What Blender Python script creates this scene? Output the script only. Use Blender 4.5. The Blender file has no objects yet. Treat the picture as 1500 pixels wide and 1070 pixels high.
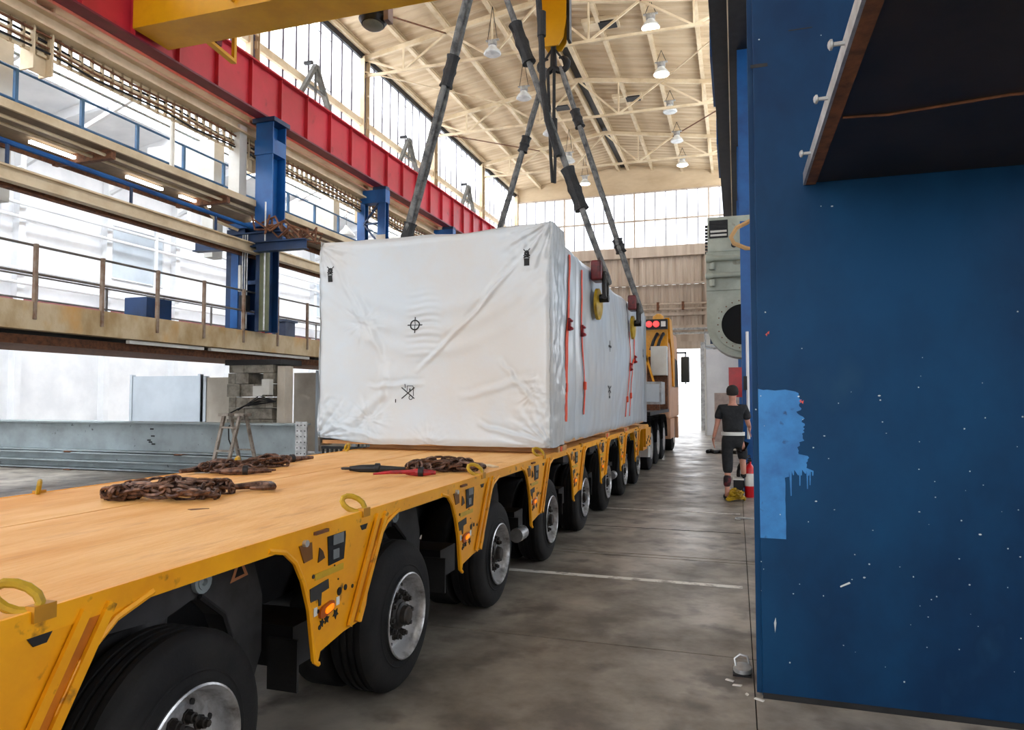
import bpy, bmesh, math, random
from mathutils import Vector, Matrix, noise
random.seed(7)
PI = math.pi
S = bpy.context.scene
COL = S.collection
# ------------------------------------------------------------------ camera, sky, exposure
cam_d = bpy.data.cameras.new('camera')
cam_d.sensor_width = 36.0
cam_d.lens = 1030.0 / 1500.0 * 36.0
cam_d.clip_start = 0.05
cam_d.clip_end = 400
cam = bpy.data.objects.new('camera', cam_d)
COL.objects.link(cam)
cam.location = (0, 0, 1.6)
cam.rotation_euler = (PI / 2 + math.atan(47 / 1030), 0, math.atan(328 / 1030))
S.camera = cam

world = bpy.data.worlds.new('overcast_sky')
S.world = world
world.use_nodes = True
wn = world.node_tree
bg = wn.nodes['Background']
bg.inputs['Color'].default_value = (0.93, 0.96, 1.0, 1)
bg.inputs['Strength'].default_value = 3.4
S.view_settings.view_transform = 'Standard'
S.view_settings.look = 'None'
S.view_settings.gamma = 1.0
S.view_settings.use_curve_mapping = False
S.view_settings.exposure = 0.3


def area_light(name, loc, rot, sx, sy, power, col=(1, 1, 1)):
    l = bpy.data.lights.new(name, 'AREA')
    l.shape = 'RECTANGLE'
    l.size = sx
    l.size_y = sy
    l.energy = power
    l.color = col
    o = bpy.data.objects.new(name, l)
    COL.objects.link(o)
    o.location = loc
    o.rotation_euler = rot
    return o


# daylight entering by the clerestory windows on both sides, the end window and the open hall end behind
area_light('daylight_left_clerestory', (-11.9, 16, 10.6), (0, -PI / 2 + 0.35, 0), 3.0, 38, 1900, (0.95, 0.98, 1))
area_light('daylight_right_clerestory', (1.9, 16, 10.6), (0, PI / 2 - 0.35, 0), 3.0, 38, 1900, (0.95, 0.98, 1))
area_light('daylight_aisle_rooflights', (-15.4, 13, 11.2), (0, 0, 0), 3.4, 44, 3600, (0.96, 0.98, 1))
area_light('daylight_front_gate', (-4.4, -9.6, 3.2), (PI / 2, 0, 0), 6.5, 5.5, 260, (0.95, 0.975, 1))


# ------------------------------------------------------------------ materials
def lin(c):
    return tuple(((v / 255.0) / 12.92 if v / 255.0 <= 0.04045 else ((v / 255.0 + 0.055) / 1.055) ** 2.4) for v in c)


MATS = {}


def mat(name, rgb, rough=0.6, metal=0.0, rgb2=None, scale=4.0, stretch=(1, 1, 1), bump=0.0, bscale=30.0,
        lo=0.4, hi=0.65, emit=None, estr=0.0, coat=0.0, detail=6.0, rough2=None, rgb3=None, scale3=20.0, lo3=0.62, hi3=0.7,
        spec=None):
    if name in MATS:
        return MATS[name]
    m = bpy.data.materials.new(name)
    m.use_nodes = True
    nt = m.node_tree
    b = nt.nodes['Principled BSDF']
    b.inputs['Base Color'].default_value = (*lin(rgb), 1)
    b.inputs['Roughness'].default_value = rough
    b.inputs['Metallic'].default_value = metal
    if spec is not None:
        b.inputs['Specular IOR Level'].default_value = spec
    if coat:
        b.inputs['Coat Weight'].default_value = coat
    tc = nt.nodes.new('ShaderNodeNewGeometry')
    mp = nt.nodes.new('ShaderNodeMapping')
    mp.inputs['Scale'].default_value = stretch
    tco = nt.nodes.new('ShaderNodeTexCoord')
    nt.links.new(tco.outputs['Object'], mp.inputs['Vector'])
    if rgb2 is None:
        rgb2 = tuple(max(0, v * 0.86) for v in rgb)
    n = nt.nodes.new('ShaderNodeTexNoise')
    n.inputs['Scale'].default_value = scale
    n.inputs['Detail'].default_value = detail
    n.inputs['Roughness'].default_value = 0.62
    nt.links.new(mp.outputs[0], n.inputs['Vector'])
    r = nt.nodes.new('ShaderNodeMapRange')
    r.inputs['From Min'].default_value = lo
    r.inputs['From Max'].default_value = hi
    nt.links.new(n.outputs['Fac'], r.inputs['Value'])
    mx = nt.nodes.new('ShaderNodeMix')
    mx.data_type = 'RGBA'
    mx.inputs['A'].default_value = (*lin(rgb), 1)
    mx.inputs['B'].default_value = (*lin(rgb2), 1)
    nt.links.new(r.outputs[0], mx.inputs['Factor'])
    out = mx.outputs['Result']
    if rgb3 is not None:
        n3 = nt.nodes.new('ShaderNodeTexNoise')
        n3.inputs['Scale'].default_value = scale3
        n3.inputs['Detail'].default_value = 5
        nt.links.new(mp.outputs[0], n3.inputs['Vector'])
        r3 = nt.nodes.new('ShaderNodeMapRange')
        r3.inputs['From Min'].default_value = lo3
        r3.inputs['From Max'].default_value = hi3
        nt.links.new(n3.outputs['Fac'], r3.inputs['Value'])
        m3 = nt.nodes.new('ShaderNodeMix')
        m3.data_type = 'RGBA'
        nt.links.new(r3.outputs[0], m3.inputs['Factor'])
        nt.links.new(out, m3.inputs['A'])
        m3.inputs['B'].default_value = (*lin(rgb3), 1)
        out = m3.outputs['Result']
    nt.links.new(out, b.inputs['Base Color'])
    if rough2 is not None:
        rr = nt.nodes.new('ShaderNodeMapRange')
        rr.inputs['From Min'].default_value = lo
        rr.inputs['From Max'].default_value = hi
        rr.inputs['To Min'].default_value = rough
        rr.inputs['To Max'].default_value = rough2
        nt.links.new(n.outputs['Fac'], rr.inputs['Value'])
        nt.links.new(rr.outputs[0], b.inputs['Roughness'])
    if bump:
        n2 = nt.nodes.new('ShaderNodeTexNoise')
        n2.inputs['Scale'].default_value = bscale
        n2.inputs['Detail'].default_value = 4
        nt.links.new(mp.outputs[0], n2.inputs['Vector'])
        bp = nt.nodes.new('ShaderNodeBump')
        bp.inputs['Strength'].default_value = bump
        bp.inputs['Distance'].default_value = 0.02
        nt.links.new(n2.outputs['Fac'], bp.inputs['Height'])
        nt.links.new(bp.outputs[0], b.inputs['Normal'])
    if emit:
        b.inputs['Emission Color'].default_value = (*lin(emit), 1)
        b.inputs['Emission Strength'].default_value = estr
    MATS[name] = m
    return m


def glass_mat(name, tint, t):
    m = bpy.data.materials.new(name)
    m.use_nodes = True
    nt = m.node_tree
    nt.nodes.clear()
    o = nt.nodes.new('ShaderNodeOutputMaterial')
    a = nt.nodes.new('ShaderNodeBsdfTransparent')
    a.inputs[0].default_value = (*tint, 1)
    b = nt.nodes.new('ShaderNodeBsdfTranslucent')
    b.inputs[0].default_value = (*tint, 1)
    n = nt.nodes.new('ShaderNodeTexNoise')
    n.inputs['Scale'].default_value = 2.0
    mr = nt.nodes.new('ShaderNodeMapRange')
    mr.inputs['To Min'].default_value = t
    mr.inputs['To Max'].default_value = t + 0.1
    nt.links.new(n.outputs['Fac'], mr.inputs['Value'])
    x = nt.nodes.new('ShaderNodeMixShader')
    nt.links.new(mr.outputs[0], x.inputs[0])
    nt.links.new(a.outputs[0], x.inputs[1])
    nt.links.new(b.outputs[0], x.inputs[2])
    nt.links.new(x.outputs[0], o.inputs[0])
    MATS[name] = m
    return m


CREAM = mat('cream_steel', (214, 196, 164), 0.6, rgb2=(190, 168, 134), scale=1.5)
CEIL = mat('ceiling_sheet', (205, 184, 152), 0.75, rgb2=(176, 152, 120), scale=0.9, stretch=(0.35, 3.5, 1), lo=0.42, hi=0.7)
BEIGE = mat('beige_cladding', (190, 174, 156), 0.65, rgb2=(166, 148, 130), scale=0.7, stretch=(4, 4, 0.4))
CONC = mat('aisle_concrete', (196, 178, 146), 0.85, rgb2=(160, 134, 92), scale=1.6, stretch=(1, 1, .6), bump=.2, rgb3=(196, 150, 84), scale3=1.3, lo3=.55, hi3=.72)
WHITE = mat('white_paint', (236, 238, 240), 0.6, rgb2=(222, 225, 228), scale=1.0)
OFFW = mat('offwhite_paint', (214, 214, 208), 0.6, rgb2=(196, 194, 186), scale=1.2)
RED = mat('red_girder_paint', (188, 40, 56), 0.42, rgb2=(164, 38, 46), scale=0.8, rgb3=(120, 20, 30), scale3=3, lo3=.66, hi3=.8)
BLUE = mat('blue_steel_paint', (20, 92, 160), 0.45, rgb2=(12, 66, 124), scale=1.2)
BLUED = mat('dark_blue_paint', (14, 54, 98), 0.5, rgb2=(8, 34, 64), scale=1.2)
DARK = mat('dark_steel', (34, 34, 36), 0.55, 0.3, rgb2=(20, 20, 22), scale=6)
BLACK = mat('black_rubber', (20, 20, 21), 0.7, rgb2=(30, 29, 28), scale=8, bump=.15, bscale=60)
GREYST = mat('grey_girder_paint', (150, 162, 166), 0.5, rgb2=(132, 142, 144), scale=2.0, rgb3=(70, 76, 78), scale3=7, lo3=.68, hi3=.74)
YEL = mat('trailer_yellow', (248, 172, 4), 0.42, rgb2=(226, 146, 4), scale=2.5, rgb3=(104, 66, 22), scale3=14, lo3=.64, hi3=.76, lo=.4, hi=.7)
CRYEL = mat('crane_yellow', (212, 156, 0), 0.42, rgb2=(192, 136, 0), scale=1.0)
DECK = mat('deck_board', (238, 184, 112), 0.55, rgb2=(222, 158, 84), scale=1.4, stretch=(3, .6, 1), bump=.25, bscale=18, rgb3=(206, 144, 80), scale3=5, lo3=.58, hi3=.8, rough2=.7)
TYRE = mat('tyre_rubber', (22, 22, 24), 0.78, spec=.3, rgb2=(34, 33, 32), scale=5, bump=.1, bscale=70)
RIM = mat('rim_silver', (205, 205, 206), 0.32, 0.7, rgb2=(112, 106, 102), scale=11, lo=.45, hi=.72)
HUB = mat('hub_black', (34, 33, 33), 0.5, 0.3, rgb2=(60, 52, 46), scale=14)
WOOD = mat('packing_wood', (206, 154, 98), 0.75, rgb2=(168, 116, 70), scale=3, stretch=(1, 8, 6), bump=.2)
FLOORM = mat('floor_slab_concrete', (172, 163, 150), 0.3, rgb2=(104, 97, 88), scale=1.3, lo=.36, hi=.66, rough2=.5, bump=.2, bscale=7, detail=9, rgb3=(98, 91, 84), scale3=3.6, lo3=.52, hi3=.68)
GROOVE = mat('groove_dirt', (26, 24, 22), 0.9)
LINEW = mat('floor_line_paint', (226, 222, 214), 0.6, rgb2=(160, 154, 146), scale=9, lo=.5, hi=.62)
WRAP = mat('shrink_wrap', (196, 206, 214), 0.27, rgb2=(200, 199, 196), scale=.8, bump=.08, bscale=14, spec=.5)
SLING = mat('sling_grey', (124, 124, 122), 0.75, rgb2=(66, 68, 70), scale=9, bump=.4, bscale=50)
SLEEVE = mat('sling_sleeve_black', (22, 23, 25), 0.6, rgb2=(36, 37, 40), scale=12, bump=.5, bscale=40)
CHAIN = mat('rusty_chain', (122, 92, 76), 0.42, 0.6, rgb2=(58, 38, 32), scale=25, lo=.4, hi=.6)
CHRED = mat('binder_red', (170, 30, 40), 0.5, rgb2=(110, 24, 28), scale=20)
STRAP = mat('orange_strap', (240, 84, 44), 0.6, rgb2=(222, 66, 36), scale=10)
INK = mat('black_ink', (24, 26, 28), 0.7)
MAROON = mat('shackle_maroon', (110, 24, 28), 0.4, 0.2, rgb2=(60, 18, 20), scale=10)
TRYEL = mat('trunnion_yellow', (196, 160, 20), 0.5, rgb2=(150, 116, 16), scale=8)
CBLOCK = mat('grey_block', (150, 144, 132), 0.9, rgb2=(104, 98, 88), scale=5, bump=.5, bscale=30)
LADDER = mat('ladder_aluminium', (150, 142, 132), 0.5, 0.3, rgb2=(104, 92, 82), scale=12)
GREENG = mat('blower_green', (176, 182, 168), 0.5, rgb2=(154, 158, 144), scale=2.5, rgb3=(120, 112, 92), scale3=6, lo3=.66, hi3=.78)
ALU = mat('galvanised', (190, 192, 192), 0.4, 0.6, rgb2=(150, 150, 150), scale=8)
LAMPG = mat('lamp_glass', (225, 228, 226), 0.25, rgb2=(200, 205, 205), scale=4)
LAMPON = mat('lamp_lit', (255, 245, 225), 0.4, emit=(255, 240, 214), estr=6)
TUBE = mat('fluorescent_tube', (255, 255, 255), 0.4, emit=(255, 250, 240), estr=5)
AMBER = mat('amber_lens', (250, 130, 10), 0.2, emit=(255, 130, 10), estr=0.8, rgb2=(210, 90, 5), scale=30)
SKIN = mat('skin', (206, 150, 128), 0.6, rgb2=(190, 130, 110), scale=12)
CLOTH = mat('black_cloth', (24, 26, 30), 0.85, rgb2=(38, 40, 44), scale=18, bump=.3, bscale=25)
HAIRM = mat('dark_hair', (40, 32, 30), 0.8, rgb2=(22, 18, 18), scale=60, bump=.5, bscale=90)
REFL = mat('reflective_band', (220, 220, 216), 0.5)
EXRED = mat('extinguisher_red', (206, 20, 30), 0.3, rgb2=(180, 14, 24), scale=5)
TRUCKM = mat('truck_paint', (214, 164, 130), 0.35, rgb2=(198, 146, 110), scale=2)
REDL = mat('red_lens', (240, 60, 60), 0.25, emit=(255, 70, 70), estr=1.2)
PATCH = mat('light_blue_paint', (44, 122, 184), 0.5, rgb2=(32, 98, 156), scale=7, rgb3=(22, 66, 108), scale3=16, lo3=.62, hi3=.72)
COLB = mat('column_blue', (6, 60, 98), 0.5, spec=.2, rgb2=(0, 38, 72), scale=0.8, stretch=(1, 1, .7), lo=.36, hi=.62, rgb3=(34, 76, 106), scale3=1.6, lo3=.6, hi3=.78)
FLECK = mat('chipped_primer', (196, 204, 206), 0.7)
RUST = mat('rust_brown', (122, 78, 50), 0.8, rgb2=(80, 50, 36), scale=14)
ASPH = mat('yard_concrete', (200, 198, 192), 0.85, rgb2=(176, 172, 166), scale=0.4)
GREENB = mat('green_bottle', (30, 170, 120), 0.3)
FAB = mat('faded_panel', (196, 188, 174), 0.7, rgb2=(178, 168, 152), scale=1.5)
PANELG = mat('pale_grey_panel', (196, 206, 214), 0.5, rgb2=(182, 192, 200), scale=1)
ARM = mat('cast_arm', (62, 62, 64), .55, rgb2=(40, 40, 42), scale=5)
FRG = mat('frame_grey', (104, 102, 94), .6, rgb2=(70, 68, 62), scale=5)
MULL = mat('mullion_grey', (96, 88, 98), .7)
PANE = glass_mat('window_glass', (0.97, 0.98, 1.0), 0.35)
CLEAR = glass_mat('clear_pane', (0.6, 0.66, 0.68), 0.25)
LABEL = mat('white_label', (232, 230, 224), 0.5)
YLAB = mat('yellow_reflector', (222, 176, 12), 0.35)


# ------------------------------------------------------------------ mesh builder
ORG = {}


def frame_from(d, up=Vector((0, 0, 1))):
    d = Vector(d).normalized()
    up = Vector(up)
    if abs(d.dot(up)) > 0.98:
        up = Vector((1, 0, 0))
    x = up.cross(d).normalized()
    y = d.cross(x).normalized()
    return x, y, d


class MB:
    def __init__(s):
        s.v = []
        s.f = []
        s.sm = []

    def add(s, vs, fs, smooth=False):
        o = len(s.v)
        s.v += [Vector(p) for p in vs]
        for f in fs:
            s.f.append([i + o for i in f])
            s.sm.append(smooth)
        return s

    def box(s, c, d, rot=None):
        hx, hy, hz = d[0] / 2, d[1] / 2, d[2] / 2
        vs = [Vector((x, y, z)) for x in (-hx, hx) for y in (-hy, hy) for z in (-hz, hz)]
        if rot is not None:
            vs = [rot @ p for p in vs]
        vs = [p + Vector(c) for p in vs]
        return s.add(vs, [(0, 1, 3, 2), (4, 6, 7, 5), (0, 4, 5, 1), (2, 3, 7, 6), (0, 2, 6, 4), (1, 5, 7, 3)])

    def bb(s, x0, x1, y0, y1, z0, z1):
        return s.box(((x0 + x1) / 2, (y0 + y1) / 2, (z0 + z1) / 2), (abs(x1 - x0), abs(y1 - y0), abs(z1 - z0)))

    def beam(s, a, b, w, h, up=(0, 0, 1)):
        a = Vector(a)
        b = Vector(b)
        x, y, d = frame_from(b - a, up)
        L = (b - a).length
        R = Matrix((x, y, d)).transposed()
        return s.box((a + b) / 2, (w, h, L), R)

    def ibeam(s, a, b, w, h, tf=.03, tw=.02, up=(0, 0, 1)):
        a = Vector(a)
        b = Vector(b)
        x, y, d = frame_from(b - a, up)
        for k in (-1, 1):
            o = y * k * (h - tf) / 2
            s.beam(a + o, b + o, w, tf, up)
        return s.beam(a, b, tw, h - 2 * tf, up)

    def tube(s, pts, r, n=8, cap=True, closed=False):
        pts = [Vector(p) for p in pts]
        m = len(pts)
        rr = r if isinstance(r, (list, tuple)) else [r] * m
        rings = []
        px = None
        for i, p in enumerate(pts):
            if closed:
                d = pts[(i + 1) % m] - pts[i - 1]
            else:
                d = pts[min(i + 1, m - 1)] - pts[max(i - 1, 0)]
            d.normalize()
            if px is None:
                x, y, _ = frame_from(d)
            else:
                x = px - d * px.dot(d)
                if x.length < 1e-5:
                    x, y, _ = frame_from(d)
                x.normalize()
                y = d.cross(x).normalized()
            px = x
            rings.append([p + (x * math.cos(2 * PI * k / n) + y * math.sin(2 * PI * k / n)) * rr[i] for k in range(n)])
        vs = [q for R in rings for q in R]
        fs = []
        for i in range(m if closed else m - 1):
            j = (i + 1) % m
            for k in range(n):
                fs.append((i * n + k, i * n + (k + 1) % n, j * n + (k + 1) % n, j * n + k))
        if cap and not closed:
            fs.append(tuple(reversed(range(n))))
            fs.append(tuple(range((m - 1) * n, m * n)))
        return s.add(vs, fs, True)

    def lathe(s, prof, c, axis, n=32, closed=False, up=(0, 0, 1), cap=True):
        """prof: (along axis, radius)"""
        x, y, d = frame_from(axis, up)
        c = Vector(c)
        vs = []
        for a, r in prof:
            for k in range(n):
                t = 2 * PI * k / n
                vs.append(c + d * a + (x * math.cos(t) + y * math.sin(t)) * r)
        fs = []
        m = len(prof)
        for i in range(m if closed else m - 1):
            j = (i + 1) % m
            for k in range(n):
                fs.append((i * n + k, i * n + (k + 1) % n, j * n + (k + 1) % n, j * n + k))
        if not closed and cap:
            if prof[0][1] > 1e-4:
                fs.append(tuple(reversed(range(n))))
            if prof[-1][1] > 1e-4:
                fs.append(tuple(range((m - 1) * n, m * n)))
        return s.add(vs, fs, True)

    def cyl(s, a, b, r, n=16, r2=None):
        a = Vector(a)
        b = Vector(b)
        L = (b - a).length
        return s.lathe([(0, r), (L, r if r2 is None else r2)], a, b - a, n)

    def prism(s, pts, vec):
        """planar polygon pts extruded by vec"""
        pts = [Vector(p) for p in pts]
        v = Vector(vec)
        n = len(pts)
        fs = [tuple(range(n)), tuple(reversed(range(n, 2 * n)))]
        for i in range(n):
            j = (i + 1) % n
            fs.append((i, i + n, j + n, j))
        return s.add(pts + [p + v for p in pts], fs)

    def grid(s, nu, nv, fn, smooth=True):
        vs = [fn(i / nu, j / nv) for j in range(nv + 1) for i in range(nu + 1)]
        fs = [(j * (nu + 1) + i, j * (nu + 1) + i + 1, (j + 1) * (nu + 1) + i + 1, (j + 1) * (nu + 1) + i)
              for j in range(nv) for i in range(nu)]
        return s.add(vs, fs, smooth)

    def build(s, name, m, parent=None, org=None, bevel=0.0, fix=True):
        me = bpy.data.meshes.new(name)
        if org is None:
            if parent is not None:
                org = ORG[parent.name]
            else:
                xs = [p.x for p in s.v]
                ys = [p.y for p in s.v]
                zs = [p.z for p in s.v]
                org = Vector(((min(xs) + max(xs)) / 2, (min(ys) + max(ys)) / 2, min(zs)))
        org = Vector(org)
        me.from_pydata([tuple(p - org) for p in s.v], [], s.f)
        me.polygons.foreach_set('use_smooth', s.sm)
        me.materials.append(m)
        if fix:
            bm = bmesh.new()
            bm.from_mesh(me)
            bmesh.ops.recalc_face_normals(bm, faces=bm.faces)
            for e in bm.edges:
                if len(e.link_faces) == 2 and e.calc_face_angle(0) > 0.6:
                    e.smooth = False
            bm.to_mesh(me)
            bm.free()
        o = bpy.data.objects.new(name, me)
        COL.objects.link(o)
        if parent is not None:
            o.parent = parent
            o.location = org - ORG[parent.name]
        else:
            o.location = org
        ORG[o.name] = org
        if bevel:
            b = o.modifiers.new('bevel', 'BEVEL')
            b.width = bevel
            b.segments = 2
            b.limit_method = 'ANGLE'
        return o


def tag(o, label=None, cat=None, group=None, kind=None):
    if label:
        o['label'] = label
    if cat:
        o['category'] = cat
    if group:
        o['group'] = group
    if kind:
        o['kind'] = kind
    return o


def thing(name, loc, label=None, cat=None, group=None, kind=None):
    o = bpy.data.objects.new(name, None)
    o.empty_display_size = 0.1
    COL.objects.link(o)
    o.location = loc
    ORG[o.name] = Vector(loc)
    return tag(o, label, cat, group, kind)


def copy_tree(o, loc=None, parent=None, label=None):
    c = o.copy()
    COL.objects.link(c)
    c.parent = parent
    if loc is not None:
        c.location = loc
    if parent is None:
        ORG[c.name] = Vector(c.location)
    else:
        ORG[c.name] = ORG[parent.name] + c.location
    if label:
        c['label'] = label
    for ch in list(o.children):
        copy_tree(ch, None, c)
    return c


# ================================================================== FLOOR
fl = MB().bb(-24, 8, -9, 35.5, -0.35, -0.03).build('floor', GROOVE)
tag(fl, kind='structure')
cuts = [-9, -4, 1.0, 4.6, 7.18, 7.30, 10.0, 13.7, 19.0, 24.3, 29.7, 35.5]
xs_ = [-24, -17, -11.6, -5.5, 0.075, 8]
for j in range(len(cuts) - 1):
    y0, y1 = cuts[j], cuts[j + 1]
    for i in range(len(xs_) - 1):
        if y1 - y0 < 0.3 and i != 3:
            pass
        g = 0.012 if (abs(y0 - 7.18) < .01 or abs(y1 - 7.18) < .01 or abs(y0 - 7.3) < .01 or abs(y1 - 7.3) < .01) else 0.004
        MB().bb(xs_[i] + .003, xs_[i + 1] - .003, y0 + g, y1 - g, -0.03, 0).build('floor_slab', FLOORM, fl)
MB().bb(-6.5, .03, 6.25, 6.33, 0.0005, .003).build('painted_line', LINEW, fl)
MB().bb(-6.5, .03, 10.15, 10.20, 0.0005, .003).build('painted_line', LINEW, fl)
MB().bb(-6.5, .03, 8.74, 8.76, 0.0005, .002).build('floor_crack', GROOVE, fl)
yard = MB().bb(-60, 60, 35.52, 150, -.35, -0.01).build('floor_2', ASPH)
tag(yard, kind='structure')
yard2 = MB().bb(-60, 60, -80, -9.02, -.35, -0.01).build('floor_3', ASPH)
tag(yard2, kind='structure')

# ================================================================== ROOF / CEILING
RX, RZ, EL, ER, EZ = -5.3, 13.25, -11.25, 0.65, 12.35


def zc(x):
    return RZ - (RZ - EZ) * abs(x - RX) / (RX - EL)


ceil = thing('ceiling', (RX, 13, EZ), kind='structure')
bays = [-7.5 + 5.35 * k for k in range(9)]   # ... 13.9, 19.25, 24.6, 29.95, 35.3
for k in range(8):
    y0, y1 = bays[k], bays[k + 1]
    for sx in (EL, ER):
        n = 60

        def fn(u, v, y0=y0, y1=y1, sx=sx):
            x = RX + (sx - RX) * v
            ph = (u * n) % 4
            h = 0.045 if ph in (0, 1) else 0.0
            return Vector((x, y0 + (y1 - y0) * u, zc(x) + .12 + h))
        MB().grid(n, 2, fn, False).build('ceiling_panel', CEIL, ceil, fix=False)
# outer roof deck
for sx in (EL - .4, ER + .4):
    MB().prism([(RX, -7.6, RZ + .3), (sx, -7.6, zc(sx) + .3), (sx, -7.6, zc(sx) + .4), (RX, -7.6, RZ + .4)], (0, 43.2, 0)).build('roof_deck', OFFW, ceil)
for x in (-10.9, -9.65, -8.2, -6.75, -3.85, -2.4, -0.95, 0.3):
    MB().ibeam((x, -7.5, zc(x) + .03), (x, 35.3, zc(x) + .03), .12, .18, .015, .01).build('purlin', CREAM, ceil)
for x in (RX - .24, RX + .24):
    MB().ibeam((x, -7.5, zc(x)), (x, 35.3, zc(x)), .13, .24, .02, .012).build('purlin', CREAM, ceil)
MB().bb(RX - .13, RX + .13, -7.5, 35.3, RZ + .02, RZ + .05).build('ridge_gap_strip', DARK, ceil)  # dark strip filling the gap between the twin ridge purlins
# trusses
ZB = 11.68
for k in range(1, 8):
    y = bays[k]
    tr = thing('roof_truss', (RX, y, ZB))
    tr.parent = ceil
    tr.location = Vector((RX, y, ZB)) - ORG[ceil.name]
    nodesb = [-10.95, -8.8, -6.7, -3.9, -1.8, 0.35]
    for a, b in ((-11.0, RX), (RX, .4)):
        MB().beam((a, y, zc(a) - .14), (b, y, zc(b) - .14), .1, .14, (0, 0, 1)).build('top_chord', CREAM, tr)
    MB().beam((-11.0, y, ZB), (.4, y, ZB), .07, .08).build('bottom_chord', CREAM, tr)
    tops = [-11.0, -8.2 - .0, -5.3, -2.4, .4]
    bots = [-9.65, -6.75, -3.85, -.95]
    for i, bx in enumerate(bots):
        for tx in (tops[i], tops[i + 1]):
            MB().beam((bx, y, ZB), (tx, y, zc(tx) - .18), .05, .06).build('web_member', CREAM, tr)
        MB().beam((bx, y, ZB), (bx, y, zc(bx) - .18), .04, .05).build('web_member', CREAM, tr)
# horizontal wind bracing
for k in range(1, 7):
    a, b = bays[k], bays[k + 1]
    for (x0, x1) in ((-11, -8.2), (.4, -2.4)):
        MB().beam((x0, a, ZB + .15), (x1, b, zc(x1) - .2), .035, .035).build('wind_brace', CREAM if k % 2 else RUST, ceil)
for (x, y) in ((-5.0 + 1.2, 20.9), (-5.0 + 1.2, 26.5), (-6.6, 16.0), (-6.6, 26.6)):
    v = MB()
    v.bb(x - .55, x + .55, y - .3, y + .3, zc(x) - .02, zc(x) + .1)
    v.bb(x - .5, x - .1, y - .22, y + .22, zc(x) - .05, zc(x) - .02)
    o = v.build('roof_vent', CREAM, ceil)
    MB().bb(x - .05, x + .48, y - .22, y + .22, zc(x) - .06, zc(x) - .021).build('vent_opening', DARK, o)

# ================================================================== CLERESTORY WALLS, each bay a window
XL, XR = -11.05, .56


def clerestory(side, x, sgn, idx0):
    wall = thing('wall_' + side, (x, 13, 8), kind='structure')
    for k in range(9):
        y = bays[k]
        c = MB()
        c.ibeam((x, y, 7.0), (x, y, 12.25), .3, .36, .03, .02, (0, 1, 0))
        c.build('wall_column', CREAM, wall)
        for q in range(6):
            MB().bb(x + sgn * .15, x + sgn * .2, y - .05, y + .05, 8.2 + q * .7, 8.26 + q * .7).build('column_lug', CREAM, wall)
    MB().bb(x - .08, x + .08, bays[0], bays[8], 12.18, 12.38).build('eaves_beam', DARK if side == 'left' else CREAM, wall)
    MB().bb(x - .12 * 1, x + .06, bays[0], bays[8], 8.15, 8.4).build('sill_beam', CREAM, wall)
    for k in range(8):
        y0, y1 = bays[k] + .12, bays[k + 1] - .12
        w = thing('window_%d' % (idx0 + k), (x, (y0 + y1) / 2, 8.4), kind='structure')
        MB().bb(x - .04, x + .1 if sgn > 0 else x - .1, y0, y1, 10.05, 10.25).build('transom', CREAM, w)
        n = 9
        p = (y1 - y0) / n
        for i in range(n + 1):
            MB().bb(x - .02, x + .02, y0 + i * p - .03, y0 + i * p + .03, 8.4, 12.2).build('mullion', MULL, w)
        first = None
        for (za, zb) in ((8.4, 10.06), (10.24, 12.2)):
            for i in range(n):
                MB().bb(x - .004, x + .004, y0 + i * p + .012, y0 + (i + 1) * p - .012, za, zb).build('pane', PANE, w)
        # an opening casement frame low in the bay
        i = 4
        MB().tube([(x, y0 + i * p, 10.4), (x, y0 + (i + 2) * p, 10.4), (x, y0 + (i + 2) * p, 11.9), (x, y0 + i * p, 11.9)], .022, 4, closed=True).build('casement_frame', DARK, w)
    return wall


clerestory('left', XL, 1, 1)
clerestory('right', XR, -1, 9)
# ================================================================== END WALL (back)
YE = 35.3
wb = thing('wall_back', (-5.3, YE, 0), kind='structure')
g = MB()
g.prism([(EL, YE, 11.9), (EL, YE, zc(EL) + .3), (RX, YE, RZ + .3), (ER, YE, zc(ER) + .3), (ER, YE, 11.9)], (0, .12, 0))
g.build('gable_panel', CEIL, wb)
for (z0, z1, nm) in ((8.55, 9.05, 'girt_band'), (5.6, 5.75, 'girt_band'), (7.15, 7.22, 'girt'), (4.9, 5.1, 'girt_band')):
    MB().bb(EL, ER, YE - .22, YE + .0, z0, z1).build(nm, BEIGE, wb)
for z in (5.9, 6.15):
    MB().tube([(-5.5, YE - .35, z), (.3, YE - .35, z)], .05, 8).build('wall_pipe', BEIGE, wb)
for x in (-5.0, -3.6, -2.4, -1.2):
    MB().bb(x - .06, x + .06, YE - .42, YE - .2, 5.85, 6.25).build('pipe_clamp', RUST, wb)
for x in (-10.95, -8.5, -4.9, -1.3, .4):
    MB().ibeam((x, YE - .1, 0 if x in (-10.95, .4) else 4.7), (x, YE - .1, 12.2 if x in (-10.95, .4) else 9.0), .16, .2, .02, .02, (0, 1, 0)).build('wall_column', CREAM if x < -8 else BEIGE, wb)
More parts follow.
